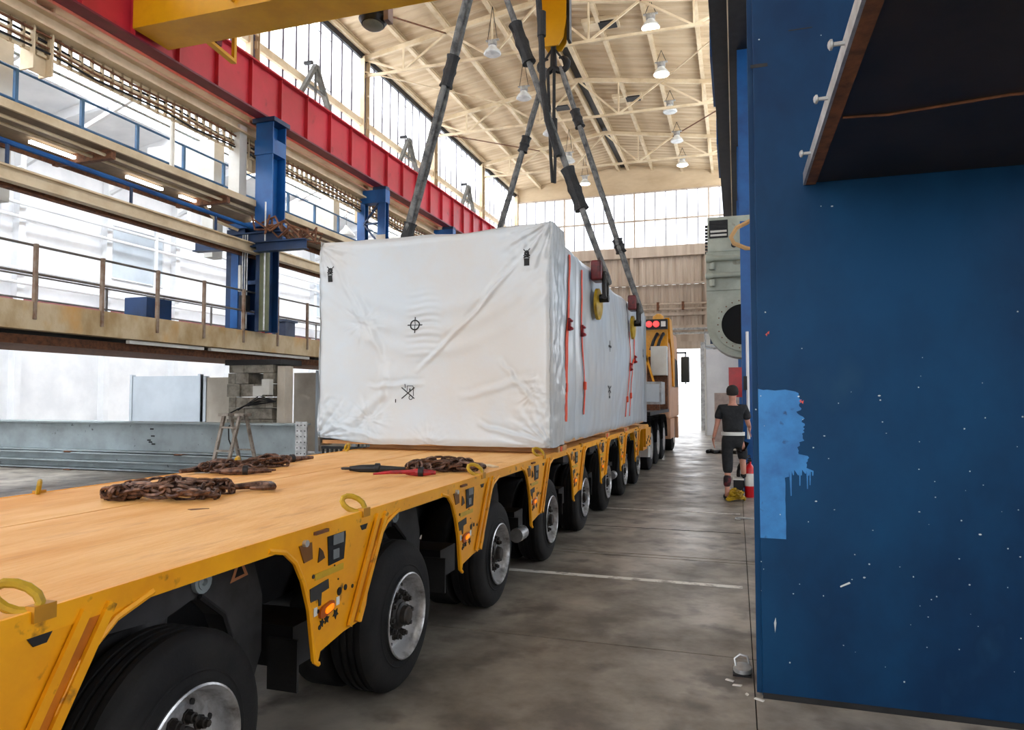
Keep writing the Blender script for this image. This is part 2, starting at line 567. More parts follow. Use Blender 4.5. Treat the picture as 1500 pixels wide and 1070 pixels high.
# corrugated cladding bays
cl = [-11.2, -8.5, -4.9, -1.3, .6]
for i in range(4):
    for (z0, z1) in ((5.1, 7.15), (7.2, 9.0)):
        n = int((cl[i + 1] - cl[i]) / .06)

        def fn(u, v, i=i, z0=z0, z1=z1, n=n):
            x = cl[i] + (cl[i + 1] - cl[i]) * u
            ph = round(u * n) % 6
            return Vector((x, YE + (.0 if ph in (0, 1, 2) else .05), z0 + (z1 - z0) * v))
        MB().grid(n, 1, fn, False).build('cladding_sheet', BEIGE, wb, fix=False)
MB().bb(EL, -7.2, YE - .02, YE + .2, 0, 5.0).build('wall_panel', OFFW, wb)
MB().bb(-1.45, ER, YE - .02, YE + .2, 0, 5.0).build('wall_panel', OFFW, wb)
MB().bb(-7.2, -1.45, YE - .1, YE + .2, 4.25, 5.0).build('door_header', BEIGE, wb)
# end window
wi = thing('window_17', (-5.3, YE, 9.05), kind='structure')
n = 22
p = (.4 + 10.95) / n
for i in range(n + 1):
    big = i in (5, 12, 19)
    MB().bb(-10.95 + i * p - (.035 if big else .018), -10.95 + i * p + (.035 if big else .018), YE - .05, YE + .03, 9.05, 11.9).build('mullion', BEIGE if big else MULL, wi)
for z in (9.08, 10.45, 11.88):
    MB().bb(-10.95, .4, YE - .06, YE + .04, z - .035, z + .035).build('transom', BEIGE, wi)
for i in range(n):
    for (za, zb) in ((9.11, 10.41), (10.49, 11.85)):
        MB().bb(-10.95 + i * p + .012, -10.95 + (i + 1) * p - .012, YE - .004, YE + .004, za, zb).build('pane', PANE, wi)
# door frame / open leaf with small panes
df = thing('door_1', (-1.5, YE, 0), kind='structure')
MB().bb(-1.62, -1.4, YE - .3, YE, 0, 4.25).build('door_jamb', ALU, df)
MB().bb(-7.3, -7.1, YE - .3, YE, 0, 4.25).build('door_jamb', ALU, df)
lf = MB().bb(-1.36, -.75, 33.9, 34.0, 0, 4.0).build('door_leaf', PANELG, df)
for q in range(3):
    MB().bb(-.98, -.84, 33.86, 33.9, 2.1 + q * .62, 2.62 + q * .62).build('door_pane', DARK, lf)
MB().bb(-7.1, -1.6, YE - .35, YE - .05, 3.95, 4.3).build('shutter_box', BEIGE, df)
# pipes / ducting above the door
pr = MB()
for z in (4.55, 4.75):
    pr.tube([(-3.0, 33.2, z), (-1.4, 33.2, z), (.3, 33.2, z)], .05, 8)
pr.tube([(-1.3, 33.2, 4.5), (-1.3, 33.2, 3.9), (-.2, 33.2, 3.7)], .04, 8)
tag(pr.build('pipe_run', ALU, wb))

# unseen front end wall with a gate, added to cut the light from behind
wf = thing('wall_front_unseen', (-5.3, -9, 0), kind='structure')
MB().bb(EL, -8.0, -9.2, -9.0, 0, 6).bb(-1.0, 8.2, -9.2, -9.0, 0, 6).bb(EL, 8.2, -9.2, -9.0, 6, 9).build('wall_panel', BEIGE, wf)
for k in range(12):
    MB().bb(EL + k * .99 + .03, EL + (k + 1) * .99 - .03, -9.1, -9.08, 9.0, 12.0).build('pane', PANE, wf)
# ================================================================== SIDE AISLES
# left aisle : white wall, sloped white roof with rooflights, far end
la = thing('wall_aisle', (-20, 13, 0), kind='structure')
MB().bb(-20.2, -20, -9, 36, 0, 9.6).build('wall_panel', WHITE, la)
MB().bb(-20.2, -11.3, 36, 36.2, 0, 11.5).build('wall_panel', WHITE, la)
MB().bb(-20.05, -19.9, -9, 36, 4.1, 4.5).build('red_rail', mat('faded_red', (176, 110, 112), .6), la)
for y in [-6 + 3.0 * k for k in range(14)]:
    MB().bb(-20, -19.75, y - .1, y + .1, 0, 9.5).build('wall_column', WHITE, la)
for z in (4.9, 5.3, 6.8, 7.2):
    MB().tube([(-19.6, -8, z), (-19.6, 35, z)], .05, 8).build('wall_pipe', WHITE, la)
for k in range(7):
    y = -5 + 6 * k
    MB().tube([(-19.6, y + .8, 4.9), (-19.6, y + .8, 7.6), (-18.2, y + .8, 7.8), (-18.2, y + .8, 9)], .07, 8).build('wall_pipe', WHITE, la)
wla = thing('window_18', (-20.1, 13, 4.5), kind='structure')
for k in range(7):
    y = -6 + k * 6
    MB().bb(-19.99, -19.97, y + .3, y + 2.5, 5.6, 7.4).build('pane', PANELG, wla)
    MB().tube([(-19.97, y + .3, 5.6), (-19.97, y + 2.5, 5.6), (-19.97, y + 2.5, 7.4), (-19.97, y + .3, 7.4)], .04, 4, closed=True).build('frame', WHITE, wla)
ca = thing('ceiling_aisle', (-15.6, 13, 9.5), kind='structure')
for k in range(15):
    y = -9 + 3 * k
    for (a, b, nm, m_) in ((-20.2, -17.2, 'ceiling_panel', WHITE), (-17.2, -13.7, 'rooflight_pane', PANE), (-13.7, -11.2, 'ceiling_panel', WHITE)):
        za, zb = 9.5 + (a + 20.2) * .16, 9.5 + (b + 20.2) * .16
        MB().prism([(a, y + .04, za), (b, y + .04, zb), (b, y + .04, zb + .04), (a, y + .04, za + .04)], (0, 2.92, 0)).build(nm, m_, ca)
    MB().beam((-20.1, y, 9.4), (-11.3, y, 10.75), .14, .3).build('rafter', WHITE, ca)
    MB().beam((-20.0, y, 8.3), (-15.5, y, 9.95), .1, .12).build('knee_brace', WHITE, ca)
# right side aisle behind the near column (outside the photograph's crop)
ra = thing('wall_side', (8, 13, 0), kind='structure')
MB().bb(8, 8.2, -9, 36, 0, 3).build('wall_panel', OFFW, ra)
MB().bb(8, 8.2, -9, 36, 6, 8.3).build('wall_panel', OFFW, ra)
MB().bb(.5, 8.2, 36, 36.2, 0, 8.3).build('wall_panel', OFFW, ra)
for k in range(16):
    MB().bb(8.05, 8.07, -9 + 2.8 * k, -6.25 + 2.8 * k, 3, 6).build('pane', PANE, ra)
cs = thing('ceiling_side', (4.3, 13, 8.3), kind='structure')
MB().bb(.3, 8.2, -9, 36, 8.3, 8.45).build('ceiling_panel', OFFW, cs)

# ================================================================== RED CRANE RUNWAY (left)
rr = thing('crane_runway_girder', (-10.2, 13, 8.05), 'long red crane runway girder carried on the blue columns', 'girder')
XF = -10.2
MB().bb(XF - .3, XF + .0, -7.5, 35.1, 8.05, 8.09).build('bottom_flange', mat('red_flange', (112, 34, 52), .5), rr)
MB().bb(XF - .3, XF + .03, -7.5, 35.1, 9.16, 9.2).build('top_flange', RED, rr)
MB().bb(XF - .14, XF - .10, -7.5, 35.1, 8.09, 9.16).build('web_plate', RED, rr)
y = -7.4
while y < 35:
    MB().bb(XF - .10, XF - .005, y - .012, y + .012, 8.09, 9.16).build('stiffener', RED, rr)
    y += 1.07
MB().bb(XF - .17, XF - .10, -7.5, 35.1, 9.2, 9.27).build('crane_rail', DARK, rr)
# walkway brackets with grey lattice frames behind the red girder
for k, y in enumerate([10.5, 16.2, 21.9, 27.6]):
    t = thing('bracing_frame', (-10.7, y, 9.2), 'grey triangular bracing frame on the red girder, %s' %
              ['just behind the yellow crane beam', 'second from the yellow crane', 'third from the yellow crane', 'farthest along'][k], 'frame', 'bracing frames along the red girder')
    MB().beam((-10.75, y - .9, 9.21), (-10.75, y, 10.6), .12, .1).build('strut', FRG, t)
    MB().beam((-10.75, y + .9, 9.21), (-10.75, y, 10.6), .14, .1).build('strut', FRG, t)
    MB().beam((-10.75, y, 10.6), (-10.75, y, 9.21), .05, .05).build('tie', FRG, t)
    MB().bb(-10.8, -10.7, y - .45, y + .45, 9.9, 9.95).build('cross_bar', FRG, t)
    MB().beam((-10.75, y - .15, 10.62), (-11.0, y - .15, 10.62), .08, .08).build('wall_bracket', DARK, t)
# cream longitudinal beams and the cable lattice below / behind the red girder
for (x, z, w, h, lab) in ((-10.95, 8.35, .35, .38, 'upper cream longitudinal beam right behind the red girder'), (-10.9, 7.86, .3, .28, 'lower cream longitudinal beam above the cable lattice')):
    b = MB().ibeam((x, -7.5, z), (x, 35.1, z), w, h, .04, .03).build('longitudinal_beam', CREAM)
    tag(b, lab, 'beam')
lat = thing('cable_lattice', (-11.0, 14, 6.9), 'rusty cream cable lattice with hanging wires under the cream beams', 'cable tray')
y = -4
for z in (7.68, 7.32, 7.5):
    MB().beam((-11.0, -4, z), (-11.0, 35, z), .03, .05).build('rail', CREAM, lat)
MB().tube([(-10.95, -4 + .8 * i, 7.36 + .03 * math.sin(i * 2.1)) for i in range(49)], .02, 6).build('cable', DARK, lat)
for q in range(4):
    MB().tube([(-10.93 - .07 * q, -4 + .8 * i, 7.62 - q * .07 + .04 * math.sin(i * (1.3 + q * .37) + q)) for i in range(49)], .022, 6).build('cable', (RUST, DARK, CREAM, GREYST)[q], lat)
MB().tube([(-10.97, -4 + .8 * i, 7.45 + .03 * math.sin(i * 1.7)) for i in range(49)], .018, 6).build('cable', RUST, lat)
first = None
for i in range(180):
    yy = -4 + i * .215
    if first is None:
        first = MB().bb(-11.04, -10.96, yy - .014, yy + .014, 7.3, 7.74).build('rung', mat('rusty_cream', (172, 152, 120), .7, rgb2=(110, 84, 58), scale=9), lat)
    else:
        c = first.copy()
        COL.objects.link(c)
        c.parent = lat
        c.location = first.location + Vector((0, i * .215, 0))
# arched haunch brackets of the aisle frame (concrete frame at each column)
for k, y in enumerate([8.55, 13.9, 19.25, 24.6, 29.95]):
    pts = [(-12.05, y, 7.9), (-12.05, y, 5.0), (-12.3, y, 5.0), (-12.4, y, 6.2), (-12.9, y, 7.0), (-14.1, y, 7.5), (-14.1, y, 7.9)]
    o = MB().prism(pts, (0, .35, 0)).build('frame_haunch', OFFW)
    tag(o, 'pale concrete haunch behind %s' % ['the cropped frame edge at far left', 'the nearest blue column', 'the second blue laced column', 'the third blue laced column', 'the farthest blue column'][k], 'haunch', 'aisle frame haunches')
o = MB().bb(-11.12, -10.82, 13.3, 13.55, 6.16, 7.9).build('concrete_column', OFFW)
tag(o, 'pale grey concrete column standing left of the nearest blue column', 'column')

# ================================================================== BLUE LEFT COLUMNS
ys_col = [3.2, 8.5, 13.8, 19.15, 24.5, 29.8, 34.6]


def laced(y, lab, pos):
    t = thing('crane_column', (-10.6, y, 0), lab, 'column', 'blue crane columns along the left')
    for x in (-10.25, -10.95):
        MB().ibeam((x, y, 0.0), (x, y, 7.9), .26, .24, .025, .02, (0, 1, 0)).build('column_leg', BLUE, t)
    z = 3.2
    k = 0
    while z < 7.5:
        a, b = (-10.35, -10.85) if k % 2 else (-10.85, -10.35)
        MB().beam((a, y - .1, z), (b, y - .1, z + .6), .06, .05).build('lacing_bar', BLUED, t)
        MB().bb(-10.95, -10.25, y - .11, y - .06, z - .03, z + .03).build('batten', BLUED, t)
        z += .62
        k += 1
    MB().bb(-11.05, -10.1, y - .14, y + .14, 7.55, 7.95).build('cap_plate', BLUE, t)
    MB().bb(-10.55, -10.1, y - .12, y + .12, 7.95, 8.05).build('bearing_block', BLUED, t)
    return t


labs = ['blue laced crane column in the left margin', 'blue laced crane column before the nearest walkway bay', None,
        'second blue laced crane column with a worn pale patch, above the wrapped crate', 'third blue laced crane column, behind the rear left sling',
        'fourth blue laced crane column, largely behind the crate', 'farthest blue laced crane column at the end wall']
for i, y in enumerate(ys_col):
    if labs[i] and i != 1:
        laced(y, labs[i], i)
o = MB().bb(-10.4, -10.1, 19.0, 19.02, 6.25, 6.55).build('worn_patch', FAB)
o.parent = bpy.data.objects['crane_column.001'] if 'crane_column.001' in bpy.data.objects else None
if o.parent:
    o.location = Vector(ORG[o.name]) - ORG[o.parent.name]
# nearest blue column : box upper shaft on a double lower shaft
y = 13.75
t = thing('crane_column', (-10.7, y, 3.1), 'broad nearest blue crane column carrying the red girder, standing on the concrete gallery', 'column', 'blue crane columns along the left')
MB().ibeam((-10.3, y, 5.6), (-10.3, y, 8.05), .46, .5, .03, .03, (0, 1, 0)).build('upper_shaft', BLUE, t)
MB().bb(-10.55, -10.05, y - .27, y + .2, 7.2, 7.55).build('collar_plate', BLUE, t)
MB().bb(-10.6, -10.0, y - .3, y + .3, 7.95, 8.05).build('cap_plate', BLUED, t)
MB().bb(-11.2, -9.98, y - .32, y + .3, 5.5, 5.62).build('transfer_plate', BLUE, t)
MB().ibeam((-11.05, y, 3.1), (-11.05, y, 5.5), .5, .5, .03, .03, (0, 1, 0)).build('lower_shaft', BLUED, t)
MB().bb(-11.15, -10.95, y - .27, y - .25, 3.2, 5.3).build('web_stiffener', BLUE, t)
MB().ibeam((-10.35, y, 3.1), (-10.35, y, 5.5), .34, .4, .03, .03, (0, 1, 0)).build('lower_shaft', BLUED, t)
MB().cyl((-10.2, y - .3, 3.1), (-10.2, y - .3, 5.1), .11, 16).build('service_pipe', mat('olive_pipe', (96, 102, 70), .5), t)
for z in (3.5, 4.2, 4.9):
    MB().bb(-11.2, -10.4, y - .2, y - .14, z, z + .09).build('batten', BLUED, t)
MB().ibeam((-12.1, y - .35, 5.18), (-9.7, y - .35, 5.18), .2, .34, .03, .02).build('bracket_beam', BLUED, t)
MB().ibeam((-10.2, y - .6, 4.95), (-8.9, y - .6, 4.95), .2, .22, .02, .02).build('bracket_beam', BLUED, t)
for x in (-10.68, -10.62, -10.56):
    MB().tube([(x, y - .45, 3.15), (x, y - .45, 5.3)], .014, 6).build('conduit', ALU, t)
MB().tube([(-10.05, y - .5, 3.1), (-10.05, y - .5, 6.0)], .018, 6).build('conduit', ALU, t)
MB().bb(-10.76, -10.7, y - .5, y - .44, 4.0, 4.6).build('switch_box', OFFW, t)
MB().bb(-10.68, -10.5, y - .55, y - .4, 3.55, 3.9).build('junction_box', DARK, t)
r_ = random.Random(3)
for q in range(5):
    pts = [Vector((-9.9 + .25 * math.sin(q * 2 + i * .9) + .18 * i - .3, y - .5 + .08 * math.cos(i + q), 5.55 + .18 * math.sin(i * 1.9 + q) - i * .06)) for i in range(9)]
    MB().tube(pts, .025, 6).build('copper_pipe', RUST, t)
# ================================================================== GALLERIES
w2 = thing('upper_walkway', (-11.2, 13, 6.0), 'upper cream walkway with blue handrail and tube lamps beneath', 'walkway')
MB().bb(-10.55, -10.5, -4, 35, 6.0, 6.14).build('edge_beam', CREAM, w2)
MB().bb(-11.95, -10.56, -4, 35, 6.03, 6.1).build('floor_plate', mat('walkway_plate', (128, 108, 84), .8), w2)
MB().bb(-12.0, -11.95, -4, 35, 5.9, 6.2).build('edge_beam', RUST, w2)
for x in (-10.7, -11.0):
    MB().tube([(x, -4, 5.93), (x, 35, 5.93)], .03, 6).build('service_pipe', CREAM, w2)
for z in (6.75, 7.3):
    MB().tube([(-11.85, -4, z), (-11.85, 35, z)], .025, 6).build('handrail', mat('handrail_blue', (52, 96, 136), .5), w2)
for i in range(22):
    yy = 7.5 + i * 1.3
    MB().bb(-11.88, -11.82, yy - .03, yy + .03, 6.1, 7.3).build('post', MATS['handrail_blue'], w2)
MB().tube([(-12.9, -4, 8.1), (-12.9, 35, 8.1)], .03, 6).build('stay_rail', GREYST, w2)
MB().tube([(-11.7, 12.2, 6.1), (-11.7, 12.2, 7.8)], .05, 8).build('standpipe', OFFW, w2)
for yy in (9.2, 11.2, 12.6, 15.0, 19.6):
    MB().bb(-11.45, -11.38, yy - .45, yy + .45, 5.93, 5.98).build('tube_lamp', TUBE, w2)
MB().tube([(-11.3, 12.7, 5.95), (-11.2, 13.0, 5.6), (-10.9, 13.4, 5.45)], .035, 6).build('drain_pipe', CREAM, w2)
for q in range(9):
    MB().bb(-11.95, -10.56, 6.6 + q * 3, 6.7 + q * 3, 5.86, 6.03).build('cross_beam', RUST, w2)

mr = thing('monorail_beam', (-10.5, 13, 4.86), 'tan horizontal twin rail with blue guard pipe across the nearest blue column', 'beam')
MB().ibeam((-10.5, -4, 5.0), (-10.5, 35, 5.0), .16, .24, .03, .02).build('rail_beam', CREAM, mr)
MB().ibeam((-10.8, -4, 4.95), (-10.8, 35, 4.95), .12, .18, .03, .02).build('rail_beam', RUST, mr)
MB().tube([(-10.5, -4, 5.48), (-10.5, 14.6, 5.48)], .045, 8).build('guard_pipe', BLUE, mr)
for yy in (5.4, 7.7, 10.0, 12.2):
    MB().bb(-10.52, -10.48, yy - .02, yy + .02, 5.1, 5.46).build('post', BLUED, mr)

g1 = thing('gallery', (-12, 13, 2.6), 'stained concrete gallery slab with steel handrails below the blue columns', 'gallery')
MB().bb(-10.75, -10.5, -6, 35, 2.66, 3.1).build('edge_beam', CONC, g1)
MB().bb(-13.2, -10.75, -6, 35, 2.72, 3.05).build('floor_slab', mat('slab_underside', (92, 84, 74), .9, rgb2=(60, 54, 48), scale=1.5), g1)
for z in (4.0, 3.55):
    MB().tube([(-10.55, -6, z), (-10.55, 35, z)], .022, 6).build('handrail', mat('grey_rail', (120, 116, 112), .5, .4), g1)
for i in range(25):
    yy = 3.29 + i * 1.23
    MB().bb(-10.53, -10.47, yy - .025, yy + .025, 2.82, 4.02).build('post', mat('rail_post', (136, 120, 104), .6, rgb2=(112, 80, 56), scale=6), g1)
for z in (3.95, 3.5, 3.2):
    MB().tube([(-13.0, -6, z), (-13.0, 35, z)], .02, 6).build('handrail', MATS['grey_rail'], g1)
for i in range(22):
    yy = -1 + i * 1.6
    MB().bb(-13.02, -12.98, yy - .02, yy + .02, 3.05, 3.97).build('post', MATS['grey_rail'], g1)
for (a, b) in ((10.1, 12.0), (12.2, 15.8)):
    MB().bb(-10.64, -10.56, a, b, 2.58, 2.64).build('tube_lamp', OFFW, g1)
MB().bb(-12.5, -10.8, 3, 35, 2.45, 2.6).build('cable_tray', RUST, g1)
# clutter on the gallery
tag(MB().bb(-12.6, -12.0, 11.9, 12.6, 3.06, 3.75).build('cabinet', BLUED), 'dark blue cabinet on the gallery left of the nearest blue column', 'cabinet')
o = MB().lathe([(0, .1), (.32, .1), (.4, .05), (.46, .04)], (-10.75, 14.25, 3.1), (0, 0, 1), 14).build('gas_bottle', EXRED)
tag(o, 'small red bottle standing on the gallery at the blue column foot', 'bottle')
tag(MB().bb(-11.2, -10.8, 15.1, 15.5, 3.1, 3.5).bb(-11.25, -10.75, 15.05, 15.55, 3.5, 3.56).build('waste_bin', mat('bin_blue', (70, 84, 110), .5)), 'blue-grey bin on the gallery right of the blue column', 'bin')

# concrete block pillar beneath the gallery
bp = thing('block_pillar', (-10.4, 13.8, 0), 'pillar of stacked grey concrete blocks beneath the gallery behind the stepladder', 'pillar')
r_ = random.Random(5)
z = 0.0
row = 0
while z < 2.25:
    h = .25 if row % 3 else .3
    x = -11.15
    while x < -9.95:
        w = .34 + .1 * r_.random()
        if row % 2 and x < -11.1:
            w = .2
        w = min(w, -9.9 - x)
        dy = r_.uniform(-.04, .04)
        if not (row in (6, 7) and -10.7 < x < -10.5):
            MB().bb(x + .008, x + w - .008, 13.45 + dy, 14.1, z + .006, z + h - .006).build('block', CBLOCK, bp)
        x += w
    z += h
    row += 1
MB().bb(-9.85, -9.65, 13.5, 13.8, 0, 2.3).build('steel_post', FAB, bp)
MB().bb(-10.35, -10.1, 13.3, 13.42, 1.62, 1.85).build('fuse_box', OFFW, bp)
MB().bb(-10.1, -9.9, 13.28, 13.42, 1.65, 2.0).build('fuse_box', OFFW, bp)
for q in range(4):
    MB().tube([(-11.1 + q * .3, 13.38, 1.2 + .1 * q), (-10.6, 13.34, 1.4), (-10.2, 13.33, 1.45 + .06 * q), (-9.8, 13.38, 1.5)], .015, 6).build('cable', DARK, bp)
MB().bb(-11.2, -9.7, 13.4, 14.2, 2.33, 2.45).build('cap_beam', DARK, bp)

# partitions under the gallery
for (x0, x1, yy, zt, m_, lab) in ((-15.4, -13.1, 14.8, 2.15, PANELG, 'pale blue-grey partition panel under the gallery at the left'),
                                  (-13.0, -11.9, 14.8, 2.1, FAB, 'beige partition panel between grey panel and block pillar')):
    t = thing('partition', ((x0 + x1) / 2, yy, 0), lab, 'partition')
    MB().bb(x0, x1, yy, yy + .06, .05, zt).build('panel', m_, t)
    for x in (x0 + .04, x1 - .04):
        MB().bb(x - .04, x + .04, yy - .03, yy + .09, 0, zt + .04).build('post', PANELG, t)
t = thing('partition', (-9.3, 17.5, 0), 'long beige partition right of the block pillar, behind a ribbed gate', 'partition')
MB().bb(-12.2, -6.5, 17.5, 17.56, .05, 2.3).build('panel', FAB, t)
for x in (-11.4, -10.2, -8.9):
    MB().bb(x - .04, x + .04, 17.44, 17.62, 0, 2.36).build('post', PANELG, t)
t = thing('ribbed_gate', (-8.8, 16.6, 0), 'ribbed grey gate with a thin dark frame left of the crate', 'gate')
MB().tube([(-9.55, 16.6, 0), (-9.55, 16.6, 1.72), (-7.6, 16.6, 1.72), (-7.6, 16.6, 0)], .025, 6).build('frame', DARK, t)
first = None
for i in range(18):
    MB().bb(-9.48 + i * .105, -9.42 + i * .105, 16.58, 16.62, .06, 1.69).build('slat', GREYST, t)
for i in range(6):
    o = MB().lathe([(0, .045), (.2, .045), (.26, .02), (.3, .02)], (-10.4 + i * .33, 17.53, 2.3), (0, 0, 1), 10).build('bottle', GREENB)
    tag(o, 'small green bottle on the beige partition top, %s' % ('nearest the block pillar', 'second from the block pillar', 'third from the block pillar', 'third from the crate', 'second from the crate', 'nearest the crate')[i], 'bottle', 'green bottles on the partition top')

# ================================================================== GREY GIRDER behind trailer
t = thing('steel_girder', (-12, 12.0, 0), 'long pale grey steel I-girder lying crosswise behind the trailer, perforated end plate', 'girder')
MB().bb(-19, -8.2, 11.85, 12.35, 1.04, 1.07).build('top_flange', GREYST, t)
MB().bb(-19, -8.2, 12.08, 12.12, .45, 1.04).build('web', GREYST, t)
MB().bb(-19, -8.2, 11.85, 12.35, .42, .45).build('bottom_flange', GREYST, t)
ep = MB().bb(-8.2, -7.95, 11.83, 11.87, .42, 1.12).build('end_plate', ALU, t)
for i in range(3):
    for j in range(6):
        MB().cyl((-8.16 + i * .085, 11.828, .5 + j * .11), (-8.16 + i * .085, 11.832, .5 + j * .11), .014, 8).build('bolt_hole', DARK, ep)
for (a, b) in ((-11.95, .9), (-11.92, .75), (-11.98, .62), (-11.9, .58), (-12.02, .66)):
    MB().bb(a - .05, a + .04, 12.07, 12.079, b, b + .03).build('stencil_mark', INK, t)
MB().tube([(-9.75, 11.95, 1.08), (-9.75, 11.8, 1.0), (-9.72, 11.78, .75), (-9.6, 11.78, .5)], .015, 6).build('hanging_cable', DARK, t)
t = thing('girder_support', (-12, 12, 0), 'stack of grey steel sections carrying the pale grey girder', 'support')
for (z, dy) in ((.28, 0), (.1, .1)):
    MB().ibeam((-19, 12 + dy, z + .02), (-8.4, 12 + dy, z + .02), .4, .2, .03, .02).build('section', GREYST, t)
for x in (-17, -14, -11, -9):
    MB().bb(x - .1, x + .1, 11.8, 12.4, .38, .42).build('packing_plate', RUST, t)
    MB().bb(x - .1, x + .1, 11.8, 12.4, 0, .02).build('packing_plate', RUST, t)
# stepladder
t = thing('stepladder', (-6.4, 7.9, 0), 'old double-sided aluminium stepladder standing behind the trailer in front of the girder', 'ladder')
for (dx, sp) in ((-.09, .07), (.16, .0)):
    MB().beam((-6.36 + dx, 7.72, 1.36), (-6.36 + dx - .10 + sp * .5, 7.38, 0), .05, .03).build('rail', LADDER, t)
    MB().beam((-6.33 + dx, 7.80, 1.36), (-6.33 + dx + .12, 8.10, 0), .05, .03).build('rail', LADDER, t)
    MB().bb(-6.38 + dx - .04, -6.31 + dx + .04, 7.68, 7.84, 1.35, 1.385).build('top_cap', LADDER, t)
for z in (1.2, .9, .6, .3):
    f_ = (1.36 - z) / 1.36
    MB().beam((-6.45 - .07 * f_, 7.72 - .34 * f_, z), (-6.20 - .10 * f_, 7.72 - .34 * f_, z), .04, .025).build('rung', LADDER, t)
    if z in (.9, .3):
        MB().beam((-6.42 + .12 * f_, 7.80 + .3 * f_, z), (-6.17 + .12 * f_, 7.80 + .3 * f_, z), .03, .02).build('rung', LADDER, t)
# dark grate under box overhang
t = thing('floor_grate', (-5.6, 9.6, .3), 'dark barred grate rack on the floor beyond the crate\'s left underside', 'rack')
MB().bb(-6.15, -4.2, 9.55, 9.6, .80, .84).build('top_bar', DARK, t)
MB().bb(-6.15, -4.2, 9.55, 9.6, .05, .09).build('bottom_bar', DARK, t)
for i in range(25):
    MB().bb(-6.15 + i * .08, -6.12 + i * .08, 9.56, 9.59, 0 if i % 12 == 0 else .09, .80).build('bar', DARK, t)

# ================================================================== RIGHT SIDE RUNWAY, COLUMNS
t = thing('crane_runway_girder', (0, 13, 8.1), 'dark blue right-hand crane runway girder high beside the near column', 'girder')
MB().bb(-.35, .32, 3, 35, 8.14, 8.18).build('bottom_flange', DARK, t)
MB().bb(-.30, -.26, 3, 35, 8.18, 9.2).build('web_plate', BLUED, t)
MB().bb(-.35, .32, 3, 35, 9.2, 9.24).build('top_flange', BLUED, t)
MB().bb(-.06, -.04, 3, 35, 8.09, 8.14).build('conduit', CREAM, t)
MB().bb(.0, .3, 3, 35, 8.18, 9.2).build('inner_web', BLUED, t)
for (a, b) in ((9, 10.6), (14, 16.5), (19, 22)):
    MB().bb(-.40, -.30, a, b, 8.25, 8.95).build('side_box', BLUE, t)
rc = []
rl = ['second blue right-hand column, behind the near column with a white conduit on it', 'third blue right-hand column, mostly hidden', 'fourth blue right-hand column, mostly hidden', 'fifth blue right-hand column, mostly hidden']
for i, y in enumerate((13.9, 19.25, 24.6, 29.95)):
    t = thing('building_column', (.35, y, 0), rl[i], 'column', 'blue columns on the right')
    MB().ibeam((.35, y, 0), (.35, y, 8.14), .5, .5, .03, .03, (0, 1, 0)).build('shaft', BLUE, t)
    MB().bb(.05, .65, y - .3, y + .3, 0, .04).build('base_plate', BLUED, t)
# blue post closest with white conduit
t = thing('service_post', (.17, 12.6, 0), 'narrow blue post with a long white conduit just behind the near column', 'post')
MB().bb(.1, .3, 12.5, 12.75, 0, 4.6).build('post', BLUE, t)
MB().tube([(.19, 12.42, .9), (.19, 12.42, 2.7)], .025, 8).build('conduit', WHITE, t)
MB().bb(.17, .2, 12.44, 12.5, 1.5, 1.53).build('pipe_clip', DARK, t)
MB().bb(.12, .2, 12.4, 12.5, 1.72, 1.95).build('socket_box', DARK, t)

# near big blue column
t = thing('portal_column', (.9, 4.6, 0), 'huge near blue painted steel column with a light blue paint patch', 'column')
YC = 4.04
MB().bb(.112, 1.75, YC, 5.1, .012, 8.08).build('shaft', COLB, t, bevel=.006)
MB().bb(.115, 1.74, YC - .004, YC, 0, .03).build('foot_gap', DARK, t)
r_ = random.Random(11)
pts = [(.1135, .845), (.243, .845)]
z = .87
while z < 1.2:
    pts.append((.243 + r_.uniform(-.002, .002), z))
    z += .03
# drips
x = .25
for dx, dl in ((.01, .03), (.022, .13), (.035, .02), (.06, .02), (.066, .075), (.074, .02), (.095, .01), (.103, .09), (.11, .02), (.116, .07), (.123, .0), (.13, .02)):
    pts.append((x + dx - .003, 1.205 - dl))
    pts.append((x + dx + .002, 1.205 - dl))
    pts.append((x + dx + .004, 1.205 + r_.uniform(0, .01)))
z = 1.225
while z < 1.625:
    base = .357 if z < 1.29 else (.310 if z < 1.36 else (.338 if z < 1.5 else (.312 if z < 1.53 else .325)))
    pts.append((base + r_.uniform(-.009, .009), z))
    z += .009
x = .31
pts += [(.30, 1.63), (.25, 1.64), (.2, 1.635), (.16, 1.64), (.14, 1.638), (.1135, 1.645)]
MB().prism([(a, YC - .0015, b) for a, b in pts], (0, .0012, 0)).build('paint_patch', PATCH, t)
fk = MB()
for q in range(95):
    x, z = r_.uniform(.1, 1.6), r_.uniform(.15, 1.75)
    if q > 80:
        z = r_.uniform(1.8, 3.6)
    s_ = r_.uniform(.0015, .0045)
    a0 = r_.uniform(0, 6)
    st = r_.choice((1, 1, 1.6))
    fk.prism([(x + s_ * st * math.cos(a0 + k * 1.05) * r_.uniform(.7, 1.2), YC - .0026, z + s_ * math.sin(a0 + k * 1.05)) for k in range(6)], (0, .001, 0))
fk.prism([(.5, YC - .0026, .62), (.545, YC - .0026, .645), (.55, YC - .0026, .637), (.502, YC - .0026, .613)], (0, .001, 0))
fk.prism([(.175, YC - .0026, .40), (.18, YC - .0026, .35), (.187, YC - .0026, .40), (.184, YC - .0026, .43)], (0, .001, 0))
o = fk.build('paint_chips', FLECK, t)
tag(o, kind='stuff')
bl = MB()
for (x, z) in ((.32, 1.58), (.33, 1.575), (.155, 1.94), (.165, 1.95)):
    bl.prism([(x, YC - .0028, z), (x + .012, YC - .0028, z + .008), (x + .008, YC - .0028, z - .012)], (0, .001, 0))
